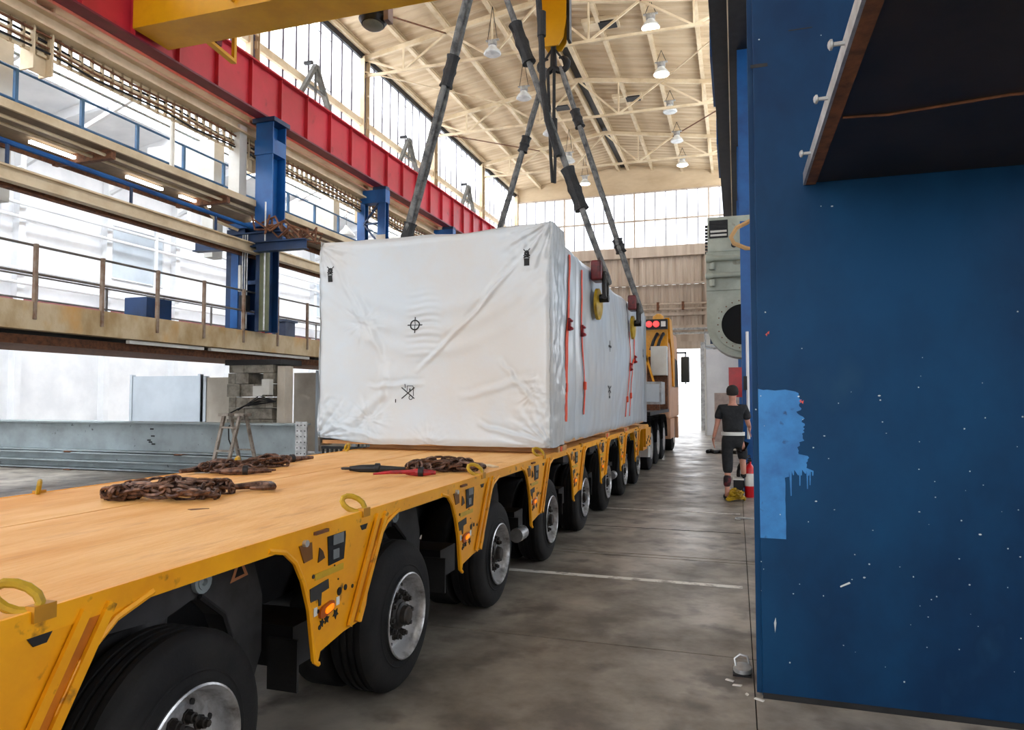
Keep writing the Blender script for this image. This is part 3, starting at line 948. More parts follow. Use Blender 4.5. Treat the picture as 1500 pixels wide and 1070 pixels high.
tag(bl.build('red_paint_spots', mat('red_spot', (205, 78, 66), .6), t), kind='stuff')
dk = MB()
for (a, b, c, d) in ((.1, .19, 3.42, 3.44), (.62, .95, 3.62, 3.635), (.3, .42, 3.60, 3.606)):
    dk.bb(a, b, YC - .0012, YC, c, d)
tag(dk.build('scratch', DARK, t))
# conduit down column edge and small parts
MB().tube([(.095, YC + .06, .02), (.095, YC + .06, 6)], .008, 8).build('edge_cable', DARK, t)
MB().bb(.085, .112, YC + .02, YC + .05, 0.02, 8.0).build('corner_flange', COLB, t)

# overhead tray / canopy attached beside column
t = thing('overhead_tray', (1.1, 2.9, 2.68), 'dark overhead steel tray with bolted edge jutting from the near blue column', 'tray')
cx0 = .37
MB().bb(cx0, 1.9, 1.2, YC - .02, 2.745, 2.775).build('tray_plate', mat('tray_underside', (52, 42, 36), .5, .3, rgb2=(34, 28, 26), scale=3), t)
MB().bb(cx0 - .012, cx0, 1.2, YC - .02, 2.735, 2.80).build('edge_strip', ALU, t)
MB().bb(cx0, cx0 + .05, 1.2, YC - .02, 2.735, 2.745).build('edge_angle', RUST, t)
for y in (1.6, 2.05, 2.5, 2.95, 3.6):
    MB().cyl((cx0 - .012, y, 2.77), (cx0 - .05, y, 2.77), .008, 8).build('bolt', ALU, t)
    MB().lathe([(0, .003), (.005, .018), (.012, .018), (.018, .01), (.02, .0)], (cx0 - .045, y, 2.77), (-1, 0, 0), 12).build('bolt_head', ALU, t)
MB().tube([(cx0 + .06, 3.1, 2.742), (.6, 3.12, 2.74), (1.0, 3.05, 2.74), (1.8, 3.1, 2.74)], .006, 6).build('cable', RUST, t)
MB().bb(1.6, 1.65, YC - .3, YC - .005, 2.775, 3.1).build('hanger', BLUED, t)
MB().bb(.9, .95, YC - .3, YC - .005, 2.775, 3.1).build('hanger', BLUED, t)

# ventilator / blower casing on the right
t = thing('wall_blower', (.2, 13.2, 2.4), 'tall pale green-grey blower casing with a big round dark inlet on the right', 'blower')
yb = 13.0
prof = []
cx_, cz_, R_ = .12, 2.9, .60
for k in range(0, 15):
    a = PI + (PI / 2) * k / 14
    prof.append((cx_ + R_ * math.cos(a), cz_ + R_ * math.sin(a)))
prof += [(.9, cz_ - R_), (.9, 4.2), (-.48, 4.2)]
MB().prism([(a, yb, b) for a, b in prof], (0, .7, 0)).build('scroll_casing', GREENG, t)
MB().bb(-.45, .9, yb - .02, yb + .65, 4.2, 4.82).build('upper_housing', GREENG, t)
MB().bb(-.48, .9, yb - .04, yb + .02, 3.5, 3.53).build('seam_flange', GREENG, t)
MB().lathe([(0, .47), (.06, .47), (.06, .36), (0, .36)], (.13, yb - .06, 2.88), (0, 1, 0), 40, True).build('inlet_ring', GREENG, t)
MB().lathe([(0, .36), (.02, .36), (.03, .0)], (.13, yb - .025, 2.88), (0, 1, 0), 40).build('inlet_mouth', mat('duct_black', (12, 12, 13), .9), t)
o = MB().bb(-.42, -.1, yb - .035, yb - .02, 4.44, 4.76).build('louvre_frame', DARK, t)
for q in range(4):
    MB().bb(-.40, -.12, yb - .05, yb - .035, 4.47 + q * .07, 4.505 + q * .07).build('louvre_slat', OFFW if q < 2 else DARK, o)
MB().lathe([(math.sin(0) + i * .001, r) for i, r in enumerate((.0, .04, .05))], (.0, yb - .02, 4.3), (0, -1, 0), 12).build('knob', DARK, t)
for z in (4.06, 3.76):
    MB().tube([(-.42, yb - .1, z), (.9, yb - .1, z)], .045, 10).build('pipe', GREENG, t)
    MB().lathe([(0, .0), (.02, .06), (.08, .07), (.14, .05), (.15, 0)], (-.5, yb - .1, z), (1, 0, 0), 14).build('motor_end', GREENG, t)
    MB().lathe([(0, .05), (.12, .05)], (-.38, yb - .12, z - .08), (0, 0, -1), 10).build('valve', GREENG, t)
for k in range(22):
    a = 2 * PI * k / 22
    MB().cyl((.13 + .42 * math.cos(a), yb - .075, 2.88 + .42 * math.sin(a)), (.13 + .42 * math.cos(a), yb - .06, 2.88 + .42 * math.sin(a)), .012, 6).build('bolt', RUST, t)
for q in range(9):
    MB().bb(-.50, -.45, yb + .1, yb + .2, 4.2 + q * .06, 4.23 + q * .06).build('cooling_fin', DARK, t)
MB().bb(-.45, .2, yb + .7, yb + .75, 2.6, 4.8).build('back_frame', BLUED, t)
MB().bb(.1, .16, yb + .2, yb + .5, 0, 2.5).build('support_leg', BLUED, t)
# tan band loop
tag(MB().tube([(.03, 8.0, 3.45), (-.03, 8.0, 3.35), (0, 8.0, 3.28), (.12, 8.0, 3.22), (.25, 8.0, 3.2), (.3, 8.0, 3.6), (.14, 8.0, 3.5)], .025, 6, closed=True).tube([(.2, 8.0, 3.4), (.6, 8.0, 3.4), (.6, 5.08, 3.4)], .02, 6).build('webbing_loop', mat('tan_web', (190, 150, 100), .7)), 'tan webbing loop hanging from a bar behind the near blue column', 'strap')

# white cabinet, partition, red device near door
t = thing('wall_cabinet', (-.3, 26.5, 0), 'beige-pink low cabinet behind the walking man', 'cabinet')
MB().bb(-.75, .5, 26.5, 27.5, 0, 1.75).build('body', mat('pinkish_beige', (192, 178, 170), .6), t)
MB().bb(-.72, -.1, 26.48, 26.5, .05, 1.72).build('door', mat('pinkish_beige2', (186, 170, 162), .6), t)
MB().bb(-.08, .48, 26.48, 26.5, .05, 1.72).build('door', MATS['pinkish_beige2'], t)
t = thing('white_partition', (-.3, 30.5, 0), 'white partition wall standing right of the bright doorway', 'partition')
MB().bb(-1.2, .5, 30.5, 30.6, 0, 3.6).build('panel', WHITE, t)
MB().bb(-1.24, -1.18, 30.45, 30.65, 0, 3.65).build('post', OFFW, t)
t = thing('alarm_box', (.06, 12.9, 1.7), 'bright red wall box above the man\'s head', 'box')
MB().bb(-.12, .1, 12.9, 13.0, 1.6, 2.12).build('body', EXRED, t)
MB().bb(-.1, .06, 12.88, 12.9, 1.66, 1.9).build('door', EXRED, t)
MB().bb(.1, .12, 12.9, 12.98, 1.5, 2.2).build('bracket', BLUED, t)

# ================================================================== YELLOW CRANE
t = thing('bridge_crane', (-5.3, 11.3, 8.3), 'yellow overhead bridge crane girder crossing the top left', 'crane')
GZ = 8.17
GY0, GY1 = 9.62, 10.45
MB().bb(-10.16, -.5, GY0, GY1, GZ, GZ + .02).bb(-10.16, -.5, GY0 + .0, GY0 + .02, GZ + .02, GZ + 1.3).bb(-10.16, -.5, GY1 - .02, GY1, GZ + .02, GZ + 1.3).bb(-10.16, -.5, GY0, GY1, GZ + 1.28, GZ + 1.3).build('box_girder', CRYEL, t)
for x in (-8, -6, -4, -2):
    MB().bb(x - .02, x + .02, GY0 - .06, GY0, GZ + .1, GZ + 1.2).build('stiffener', CRYEL, t)
for x in (-10.27, -.02):
    MB().bb(x - .18, x + .18, 8.7, 11.4, 9.32, 9.75).build('end_carriage', CRYEL, t)
    for yy in (9.1, 11.0):
        MB().lathe([(-.06, .15), (-.05, .19), (.05, .19), (.06, .15)], (x - .0, yy, 9.46), (1, 0, 0), 20).build('crane_wheel', DARK, t)
MB().bb(-10.1, -9.9, GY0, GY1, GZ + .5, GZ + 1.1).build('connection', CRYEL, t)
# hanging bracket
MB().beam((-9.35, 10.4, 8.3), (-9.2, 11.1, 8.1), .12, .06).beam((-9.2, 11.1, 8.08), (-9.2, 11.1, 8.6), .07, .07).beam((-9.2, 11.1, 8.6), (-9.25, 10.4, 8.6), .07, .07).build('hanging_bracket', CRYEL, t)
MB().bb(-9.4, -9.27, 10.7, 10.85, 8.3, 8.5).build('limit_switch', MAROON, t)
# trolley above the rear hook
MB().bb(-3.6, -2.1, 9.6, 11.9, GZ + 1.35, GZ + 1.8).build('trolley', CRYEL, t)
# crane lamp
cl_ = thing('crane_floodlight', (-6.55, 11.9, 8.7), 'large dark round floodlight hanging beside the yellow crane girder', 'lamp')
MB().lathe([(0, .0), (.02, .22), (.12, .28), (.16, .26), (.3, .2), (.42, .12), (.48, .1), (.5, 0)], (-6.6, 11.85, 8.78), (.0, .1, 1), 24).build('housing', DARK, cl_)
MB().lathe([(-.01, 0), (-.005, .16), (.02, .2), (.04, .2)], (-6.6, 11.85, 8.76), (.0, .1, 1), 24).build('lens', mat('dull_glass', (128, 128, 118), .3), cl_)
MB().bb(-6.32, -6.22, 11.75, 11.95, 8.8, 9.3).bb(-6.65, -6.22, 11.8, 11.9, 9.22, 9.32).build('arm', mat('lamp_arm', (120, 96, 84), .5), cl_)
MB().bb(-6.32, -6.22, 10.46, 11.9, 9.22, 9.3).build('arm', MATS['lamp_arm'], cl_)

# hook block (rear hook)
HX, HY = -2.9, 11.45


def hook_set(hx, hy, z0, lab, labb):
    b = thing('hook_block', (hx, hy, z0), labb, 'hook block')
    pts = [(-.12, .36), (-.2, .48), (-.25, .8), (-.25, 1.3), (-.18, 1.42), (.18, 1.42), (.25, 1.3), (.25, .8), (.2, .48), (.12, .36)]
    for yy in (-.13, .1):
        MB().prism([(hx + a, hy + yy, z0 + c) for a, c in pts], (0, .03, 0)).build('cheek_plate', CRYEL, b)
    MB().lathe([(-.08, .22), (-.06, .24), (.06, .24), (.08, .22)], (hx, hy, z0 + 1.05), (0, 1, 0), 24).build('sheave', DARK, b)
    MB().bb(hx + .25, hx + .3, hy - .08, hy + .08, z0 + .45, z0 + 1.3).build('guard', DARK, b)
    for xx in (-.1, .1):
        MB().tube([(hx + xx, hy, z0 + 1.3), (hx + xx, hy, z0 + 2.65)], .012, 6).build('hoist_rope', DARK, b)
    MB().tube([(hx, hy, z0 + .62), (hx, hy, z0 + .3)], .05, 12).build('shank', DARK, b)
    # ramshorn
    rh = MB()
    for s_ in (-1, 1):
        P_ = []
        Rr = []
        for k in range(13):
            a = -PI / 2 + (-.5 + k * .33) * 1.0
            P_.append((hx + s_ * (.13 + .115 * math.cos(a)), hy, z0 + .115 * math.sin(a) + .08))
            Rr.append(.055 if k < 8 else .055 - (k - 7) * .008)
        P_.insert(0, (hx, hy, z0 + .04))
        Rr.insert(0, .065)
        P_.insert(0, (hx, hy, z0 + .3))
        Rr.insert(0, .05)
        rh.tube(P_, Rr, 10)
    rh.build('ramshorn', DARK, b)
    for s_ in (-1, 1):
        MB().tube([(hx + s_ * .03, hy - .02, z0 + .34), (hx + s_ * .17, hy - .02, z0 + .14), (hx + s_ * .2, hy - .02, z0 + .03)], .02, 6).build('safety_latch', DARK, b)
    return b


hook_set(HX, HY, 7.2, '', 'yellow rear hook block with black double hook hanging at the top centre')
FX, FY = -2.98, 8.2
hook_set(FX, FY, 7.25, '', 'front hook block just above the frame over the near slings')
# second crane for the front hook
t = thing('bridge_crane', (-5.3, 7.6, 9.2), 'nearer yellow bridge crane girder out of view above', 'crane')
MB().bb(-10.0, -.4, 6.8, 7.7, 9.75, 9.77).bb(-10.0, -.4, 6.8, 6.82, 9.77, 10.9).bb(-10.0, -.4, 7.68, 7.7, 9.77, 10.9).build('box_girder', CRYEL, t)
MB().bb(-3.5, -2.3, 7.7, 8.6, 10.0, 10.3).build('trolley', CRYEL, t)
for x in (-10.27, -.02):
    MB().bb(x - .18, x + .18, 5.9, 8.6, 9.32, 9.75).build('end_carriage', CRYEL, t)


# ================================================================== SLINGS
def sling(a, b, lab, sleeves, r=.036, gap=.056, loops=True):
    a = Vector(a)
    b = Vector(b)
    t = thing('lifting_sling', b, lab, 'sling', 'grey round slings carrying the crate')
    d = (b - a)
    side = Vector((0, 0, 1)).cross(d).normalized()
    if side.length < .5:
        side = Vector((1, 0, 0))
    L = d.length
    for s_ in (-1, 1):
        pts = []
        for i in range(15):
            u = i / 14
            g_ = gap * (1 if .06 < u < .94 else .5)
            for (u0, w) in sleeves:
                if abs(u - u0) < w:
                    g_ = gap * .45
            pts.append(a + d * u + side * s_ * g_ + Vector((0, 0, -.03 * math.sin(PI * u))))
        MB().tube(pts, [r * (1 + .12 * math.sin(i * 2.3 + s_)) for i in range(15)], 8).build('strand', SLING, t)
    for (u0, w) in sleeves:
        pts = [a + d * (u0 - w + 2 * w * k / 8) + Vector((0, 0, -.03 * math.sin(PI * u0))) for k in range(9)]
        MB().tube(pts, [.078 if k % 4 else .092 for k in range(9)], 10).build('sleeve', SLEEVE, t)
    # eye around the pin
    MB().tube([b + side * .05 * math.cos(q) - d.normalized() * (.0 + .07 * math.sin(q)) for q in [2 * PI * k / 12 for k in range(12)]], .035, 8, closed=True).build('eye', SLING, t)
    return t


BX0, BX1, BY0, BY1, BZ0, BZ1 = -4.11, -1.62, 6.3, 13.5, 1.13, 3.2
att = {'fr': (BX1 + .17, 8.3, 3.03), 'fl': (BX0 - .17, 8.3, 3.03), 'rr': (BX1 + .17, 11.3, 3.03), 'rl': (BX0 - .17, 11.3, 3.03)}
sling((FX + .05, FY, 7.33), att['fr'], 'thick grey sling from the near hook down to the crate\'s front right lifting lug', [(.30, .06), (.74, .06)])
sling((FX - .05, FY, 7.33), att['fl'], 'thick grey sling from the near hook down behind the crate\'s front left top', [(.35, .045), (.84, .04)])
sling((HX + .13, HY, 7.22), att['rr'], 'grey sling from the black double hook to the crate\'s rear right lug', [(.22, .035), (.75, .025)])
sling((HX - .13, HY, 7.22), att['rl'], 'grey sling from the black double hook down behind the crate top, left', [(.30, .03)])
# slack loop hanging from rear hook
t = thing('slack_sling', (HX, HY, 5.5), 'slack black round sling hanging in a narrow loop below the double hook', 'sling')
MB().tube([(HX - .08, HY - .08, 7.15), (HX - .05, HY - .1, 6.4), (HX - .03, HY - .1, 5.7), (HX + .0, HY - .1, 5.22), (HX + .04, HY - .1, 5.2), (HX + .05, HY - .1, 5.7), (HX + .03, HY - .1, 6.4), (HX + .03, HY - .08, 7.15)], .028, 8).build('loop', SLEEVE, t)
MB().tube([(HX + .03, HY - .1, 6.3), (HX + .03, HY - .1, 6.0)], .06, 8).build('sleeve', SLEEVE, t)
t = thing('slack_sling', (FX + .45, FY, 5.6), 'dark sling strand hanging from the near hook in front of the hook block', 'sling')
MB().tube([(FX + .05, FY - .05, 7.32), (-2.5, FY - .08, 6.95), (-2.24, FY - .1, 6.5), (-2.2, FY - .1, 5.9), (-2.19, FY - .1, 5.4), (-2.13, FY - .1, 4.95), (-2.0, FY - .08, 4.5)], .04, 8).build('strand', SLEEVE, t)
MB().tube([(-2.2, FY - .1, 6.3), (-2.2, FY - .1, 6.0)], .055, 8).build('sleeve', SLEEVE, t)

# ================================================================== WRAPPED CRATE
crate = thing('wrapped_crate', ((BX0 + BX1) / 2, (BY0 + BY1) / 2, BZ0), 'huge crate shrink-wrapped in white film with black handling marks', 'crate')


def creases(x, z):
    """outward offset of the front film; x 0..1 left to right, z 0..1 bottom to top"""
    v = Vector((x * 2.4, z * 2.0, 3.1))
    h = .02 * noise.noise(v * 1.1) + .004 * noise.noise(v * 3.7)
    # belly pulled inwards in the middle
    h -= .055 * math.sin(PI * min(1, max(0, x))) * math.sin(PI * min(1, max(0, z))) ** .8
    # big diagonal fold from lower middle to the upper right corner
    def fold(x0, z0, x1, z1, amp, w):
        dx, dz = x1 - x0, z1 - z0
        L = math.hypot(dx, dz)
        t = ((x - x0) * dx + (z - z0) * dz) / L ** 2
        if t < -.05 or t > 1.05:
            return 0
        q = ((x - x0) * dz - (z - z0) * dx) / L
        q += .012 * noise.noise(Vector((t * 6, 1.5, z0)))
        e = max(0, 1 - abs(2 * t - 1) ** 6)
        return amp * e * math.exp(-(q / w) ** 2) - amp * .5 * e * math.exp(-((q + w * 1.8) / w) ** 2)
    h += fold(.44, .34, .95, .93, .018, .011)
    h += fold(.14, .80, .30, .40, .014, .014) + fold(.06, .93, .22, .55, .010, .010) + fold(.30, .42, .27, .10, .010, .016) + fold(.70, .10, .98, .02, .012, .010) + fold(.05, .08, .30, .03, .012, .010) + fold(.78, .40, .93, .20, .008, .010)
    h += fold(.30, .26, .12, .06, .012, .02)
    h += fold(.22, .28, .48, .30, .010, .012)
    h += fold(.62, .22, .95, .32, .008, .015)
    # swagged drape in the top
    for k in range(3):
        zz = .80 - .10 * k - .38 * (x - .5) ** 2 * -1.0
        h += .010 * math.exp(-((z - (zz - .25 * (1 - (2 * x - 1) ** 2) * .6)) / .035) ** 2)
    # ripple band in the middle
    if .38 < x < .55 and .38 < z < .78:
        w = math.sin(PI * (x - .38) / .17) * math.sin(PI * (z - .38) / .4)
        h += .0045 * w * math.sin(z * 190 + 3 * noise.noise(Vector((x * 8, z * 4, 0))))
    # crumpled corners and edges
    for (cx, cz, R, am) in ((.0, .0, .24, .030), (1, 0, .22, .026), (1, 1, .26, .026), (0, 1, .2, .026), (.20, .60, .12, .010), (.93, .24, .10, .008), (.5, 0, .12, .010), (.24, .12, .12, .010)):
        r = math.hypot((x - cx), (z - cz) * .85)
        if r < R:
            w = (1 - r / R)
            ang = math.atan2(z - cz, x - cx)
            h += am * w * (noise.noise(Vector((ang * 9, r * 7, cx * 3 + cz))) + .6 * noise.noise(Vector((x * 45, z * 40, 2))))
    return h


W_, D_, H_ = BX1 - BX0, BY1 - BY0, BZ1 - BZ0


def topz(x):
    return BZ1 + .05 * (x ** 3) - .015 * math.sin(PI * x) - .03 * (1 - x) * 1.2 + .01 * noise.noise(Vector((x * 7, 0, 0)))


fr = MB()


def front(u, v):
    zb = BZ0 + .02 * math.sin(PI * u) * 0 + .012 * noise.noise(Vector((u * 9, 5, 0))) + (.0 if u > .25 else (.25 - u) * .22)
    zt = topz(u)
    off = creases(u, v)
    edge = min(u, 1 - u, v * .9, (1 - v)) / .03
    if edge < 1:
        off -= (1 - max(edge, 0)) ** 2 * .025
    xw = .012 * noise.noise(Vector((v * 6, u * 2, 9)))
    return Vector((BX0 + W_ * u + xw, BY0 - off, zb + (zt - zb) * v))


fr.grid(220, 190, front)
fro = fr.build('front_film', WRAP, crate, fix=False)


def sidef(u, v):
    # u along Y 0..1, v up
    Y = BY0 + D_ * u
    inset = 0.0
    if u > .075:
        inset = .035
    top = topz(1.0)
    if u > .075:
        top -= .07 * min(1, (u - .075) / .02) + .03 * math.sin((u - .075) * 14)
    if .30 < u < .62:
        top -= .05 * math.sin(PI * (u - .30) / .32)
    if u > .93:
        top += .1 * (u - .93) / .07
    bulge = .05 * math.sin(PI * min(1, max(0, (u - .1) / .9))) * math.sin(PI * v)
    h = .022 * noise.noise(Vector((u * 9, v * 2.5, 7))) + .008 * noise.noise(Vector((u * 40, v * 8, 3))) + bulge - inset
    e = min(v, 1 - v) / .04
    if e < 1:
        h -= (1 - e) ** 2 * .03
    if u < .075:
        h = .012 * noise.noise(Vector((u * 90, v * 16, 1))) + .008 * noise.noise(Vector((u * 200, v * 60, 1)))
        if u < .008:
            h -= .02
    for us in (.10, .165, .75):
        h -= .02 * math.exp(-((u - us) / .006) ** 2)
    zb = BZ0 + .015 * noise.noise(Vector((u * 30, 0, 4)))
    return Vector((BX1 + h, Y, zb + (top - zb) * v))


MB().grid(220, 70, sidef).build('side_film', WRAP, crate, fix=False)


def sidel(u, v):
    p = sidef(u, v)
    return Vector((BX0 - (p.x - BX1), p.y, p.z - .03))


MB().grid(120, 30, sidel).build('side_film', WRAP, crate, fix=False)


def topf(u, v):
    p = sidef(v, 1)
    q = sidel(v, 1)
    c = q.lerp(p, u)
    w = math.sin(PI * u)
    if v < .01:
        c.z = topz(u) - 0.004
        c.y = BY0 + .02
    c.z += w * (.05 * noise.noise(Vector((u * 4, v * 9, 2))) - .02)
    return c


MB().grid(50, 90, topf).build('top_film', WRAP, crate, fix=False)
MB().grid(20, 20, lambda u, v: Vector((BX0 + W_ * u, BY1 + .02 * noise.noise(Vector((u * 5, v * 4, 0))), BZ0 + (H_ - .05) * v))).build('rear_film', WRAP, crate, fix=False)
MB().bb(BX0 + .04, BX1 - .06, BY0 + .04, BY1 - .03, BZ0 - .005, BZ0 + .03).build('crate_base', WOOD, crate)


# marks on the front : positions given in x (m), z (m)
def fpt(x, z, lift=.004):
    u = (x - BX0) / W_
    v = (z - BZ0) / (topz(u) - BZ0)
    return Vector((x, BY0 - creases(u, v) - lift, z))


def stroke(mb, a, b, w, n=6):
    a = Vector((a[0], a[1]))
    b = Vector((b[0], b[1]))
    d = (b - a).normalized()
    nn = Vector((-d.y, d.x)) * w / 2
    vs = []
    for k in range(n + 1):
        p = a.lerp(b, k / n)
        for s_ in (-1, 1):
            q = p + nn * s_
            vs.append(fpt(q.x, q.y))
    mb.add(vs, [(2 * k, 2 * k + 1, 2 * k + 3, 2 * k + 2) for k in range(n)])


def circ(mb, c, r, w, n=24):
    vs = []
    for k in range(n):
        a = 2 * PI * k / n
        for rr in (r - w / 2, r + w / 2):
            vs.append(fpt(c[0] + rr * math.cos(a), c[1] + rr * math.sin(a)))
    mb.add(vs, [(2 * k, 2 * k + 1, (2 * k + 3) % (2 * n), (2 * k + 2) % (2 * n)) for k in range(n)])


# centre of gravity mark  (pixel 617,476)
m = MB()
cgx, cgz = -3.03, 2.315
circ(m, (cgx, cgz), .047, .014)
for dx, dz in ((1, 0), (-1, 0), (0, 1), (0, -1)):
    stroke(m, (cgx + dx * .0, cgz + dz * .0), (cgx + dx * .05, cgz + dz * .05), .007)
    stroke(m, (cgx + dx * .05, cgz + dz * .05), (cgx + dx * .08, cgz + dz * .08), .011)
m.build('centre_mark', INK, crate, fix=False)
m = MB()
nx, nz = -3.10, 1.64
stroke(m, (nx - .07, nz + .055), (nx + .07, nz - .055), .011)
stroke(m, (nx - .07, nz - .055), (nx + .07, nz + .055), .011)
circ(m, (nx + .03, nz - .045), .02, .007, 14)
stroke(m, (nx - .03, nz + .05), (nx - .03, nz + .09), .008)
stroke(m, (nx - .01, nz + .07), (nx + .055, nz + .07), .006)
stroke(m, (nx + .055, nz + .07), (nx + .06, nz - .03), .007)
stroke(m, (nx - .01, nz + .07), (nx - .01, nz + .02), .006)
stroke(m, (nx + .02, nz + .045), (nx + .02, nz + .01), .014)
m.build('no_forklift_mark', INK, crate, fix=False)
m = MB()
stroke(m, (-3.235, 1.58), (-3.235, 1.545), .010)
m.build('ink_tick', INK, crate, fix=False)


def sling_tag(x, z):
    m = MB()
    stroke(m, (x, z - .075), (x, z - .005), .055)
    circ(m, (x, z + .045), .018, .018, 12)
    for a, b in (((-.035, .085), (.03, .02)), ((.035, .085), (-.03, .02)), ((-.03, .02), (.03, .0)), ((.03, .02), (-.03, .0))):
        stroke(m, (x + a[0], z + a[1]), (x + b[0], z + b[1]), .010)
    circ(m, (x, z + .055), .006, .012, 8)
    stroke(m, (x - .022, z + .005), (x + .022, z + .02), .012)
    m.build('sling_here_mark', INK, crate, fix=False)


sling_tag(-3.97, 2.86)
sling_tag(-1.86, 2.91)


# marks on the side
def sft(y, z, lift=.004):
    u = (y - BY0) / D_
    t_ = sidef(u, 1).z
    p = sidef(u, (z - BZ0) / (t_ - BZ0))
    return p + Vector((lift, 0, 0))


def sstroke(mb, a, b, w, n=4):
    a = Vector(a)
    b = Vector(b)
    d = (b - a).normalized()
    nn = Vector((-d.y, d.x)) * w / 2
    vs = []
    for k in range(n + 1):
        p = a.lerp(b, k / n)
        for s_ in (-1, 1):
            q = p + nn * s_
            vs.append(sft(q.x, q.y))
    mb.add(vs, [(2 * k, 2 * k + 1, 2 * k + 3, 2 * k + 2) for k in range(n)])


for (y, z) in ((9.4, 2.28), ):
    m = MB()
    sstroke(m, (y, z - .07), (y, z + .08), .03)
    sstroke(m, (y - .09, z), (y + .09, z), .03)
    m.build('centre_mark', INK, crate, fix=False)
m = MB()
for q in range(2):
    sstroke(m, (9.3, 1.66 + .09 * (1 - q)), (9.5, 1.66 + .09 * q), .02)
sstroke(m, (9.35, 1.6), (9.45, 1.6), .03)
sstroke(m, (9.4, 1.58), (9.4, 1.75), .02)
m.build('no_forklift_mark', INK, crate, fix=False)
m = MB()
sstroke(m, (13.3, 2.35), (13.38, 2.5), .05)
sstroke(m, (13.3, 2.5), (13.38, 2.35), .04)
m.build('sling_here_mark', INK, crate, fix=False)
for z in (2.55, 2.8, 3.0):
    m = MB()
    sstroke(m, (6.88, z), (6.88, z + .1), .05, 2)
    m.build('tape_patch', INK, crate, fix=False)

# trunnion lifting points (parts of crate): yellow plates + maroon shackle blocks
for key in att:
    x, y, z = att[key]
    s_ = 1 if x > -2.5 else -1
    xx = BX1 + .03 if s_ > 0 else BX0 - .03
    MB().bb(xx - .03 * s_, xx + .10 * s_, y - .16, y + .10, 2.98, 3.22).build('spreader_pad', MAROON, crate, bevel=.02)
    MB().lathe([(0, .0), (0, .19), (.035, .19), (.05, .15), (.05, 0)], (xx - .0 * s_, y + .06, 2.72), (s_, 0, 0), 28).build('trunnion_plate', TRYEL, crate)
    MB().cyl((xx, y, 2.78), (xx + .16 * s_, y, 2.78), .05, 14).build('trunnion_pin', DARK, crate)
    t = thing('bow_shackle', (xx + .08 * s_, y, 2.8), 'dark bow shackle joining the sling to the crate\'s %s lifting lug' % {'fr': 'front right', 'fl': 'front left', 'rr': 'rear right', 'rl': 'rear left'}[key], 'shackle', 'shackles on the crate lugs')
    MB().tube([(xx + .12 * s_, y - .07, 2.80), (xx + .12 * s_, y - .10, 2.93), (xx + .12 * s_, y - .05, 3.08), (xx + .12 * s_, y + .03, 3.12), (xx + .12 * s_, y + .1, 3.05), (xx + .12 * s_, y + .1, 2.92), (xx + .12 * s_, y + .07, 2.80)], .028, 8).build('bow', HUB, t)
    MB().cyl((xx + .12 * s_, y - .12, 2.79), (xx + .12 * s_, y + .12, 2.79), .03, 12).build('pin', HUB, t)

# timber bearers below
def bearer(y, w, lab, z0=1.07):
    t = thing('timber_bearer', (-2.6, y, z0), lab, 'timber', 'timber bearers under the crate')
    for k in range(2):
        MB().bb(-3.65, -1.63, y - w / 2 + k * (w / 2 + .01), y - w / 2 + k * (w / 2 + .01) + w / 2 - .01, z0 + .001, BZ0 - .006).build('plank', WOOD, t)
    MB().bb(-1.63, -1.622, y - w / 4, y - w / 4 + .05, z0 + .004, BZ0 - .01).build('paint_mark', STRAP, t)
    return t


bearer(6.75, .36, 'front timber bearer between the crate and trailer deck, with orange paint')
bearer(9.3, .3, 'middle timber bearer between crate and trailer deck')
bearer(11.0, .5, 'rear timber bearer between crate and deck, near the last wheels')


# orange lashing straps on the side
def lash(y0, y1, ztop, zbot, lab):
    t = thing('lashing_strap', (BX1 + .02, y1, zbot), lab, 'strap', 'orange lashing straps down the crate side')
    m = MB()
    vs = []
    n = 30
    for k in range(n + 1):
        u = k / n
        z = ztop + (zbot - ztop) * u
        y = y0 + (y1 - y0) * (0 if u < .4 else math.sin((u - .4) / .6 * PI / 2) * 1.0) + .015 * math.sin(u * 9)
        for dy, l in ((-.022, .006), (.022, .006), (.022, .012), (-.022, .012)):
            vs.append(sft(y + dy, z, l + .004))
    fs = []
    for k in range(n):
        for j in range(4):
            fs.append((4 * k + j, 4 * k + (j + 1) % 4, 4 * k + 4 + (j + 1) % 4, 4 * k + 4 + j))
    m.add(vs, fs)
    m.build('webbing', STRAP, t)
    zr = ztop - (ztop - zbot) * .42
    p = sft(y0, zr, .02)
    MB().box(p, (.03, .05, .13)).cyl(p + Vector((.02, -.04, .04)), p + Vector((.02, .04, .04)), .014, 8).cyl(p + Vector((.02, -.04, -.04)), p + Vector((.02, .04, -.04)), .018, 8).build('ratchet', CHRED, t)
    zr = ztop - (ztop - zbot) * .8
    p = sft(y0 + (y1 - y0) * .85, zr, .02)
    MB().box(p, (.025, .06, .09)).build('buckle', STRAP, t)
    return t


lash(7.10, 7.02, 3.08, 1.35, 'orange lashing strap nearest the crate\'s front corner')
lash(7.68, 7.80, 3.02, 1.4, 'orange lashing strap passing left of the front lug')
lash(11.3, 10.9, 2.65, 1.3, 'orange lashing strap below the rear lug, left of a pair')
lash(11.8, 11.3, 2.9, 1.3, 'orange lashing strap below the rear lug, right of a pair')

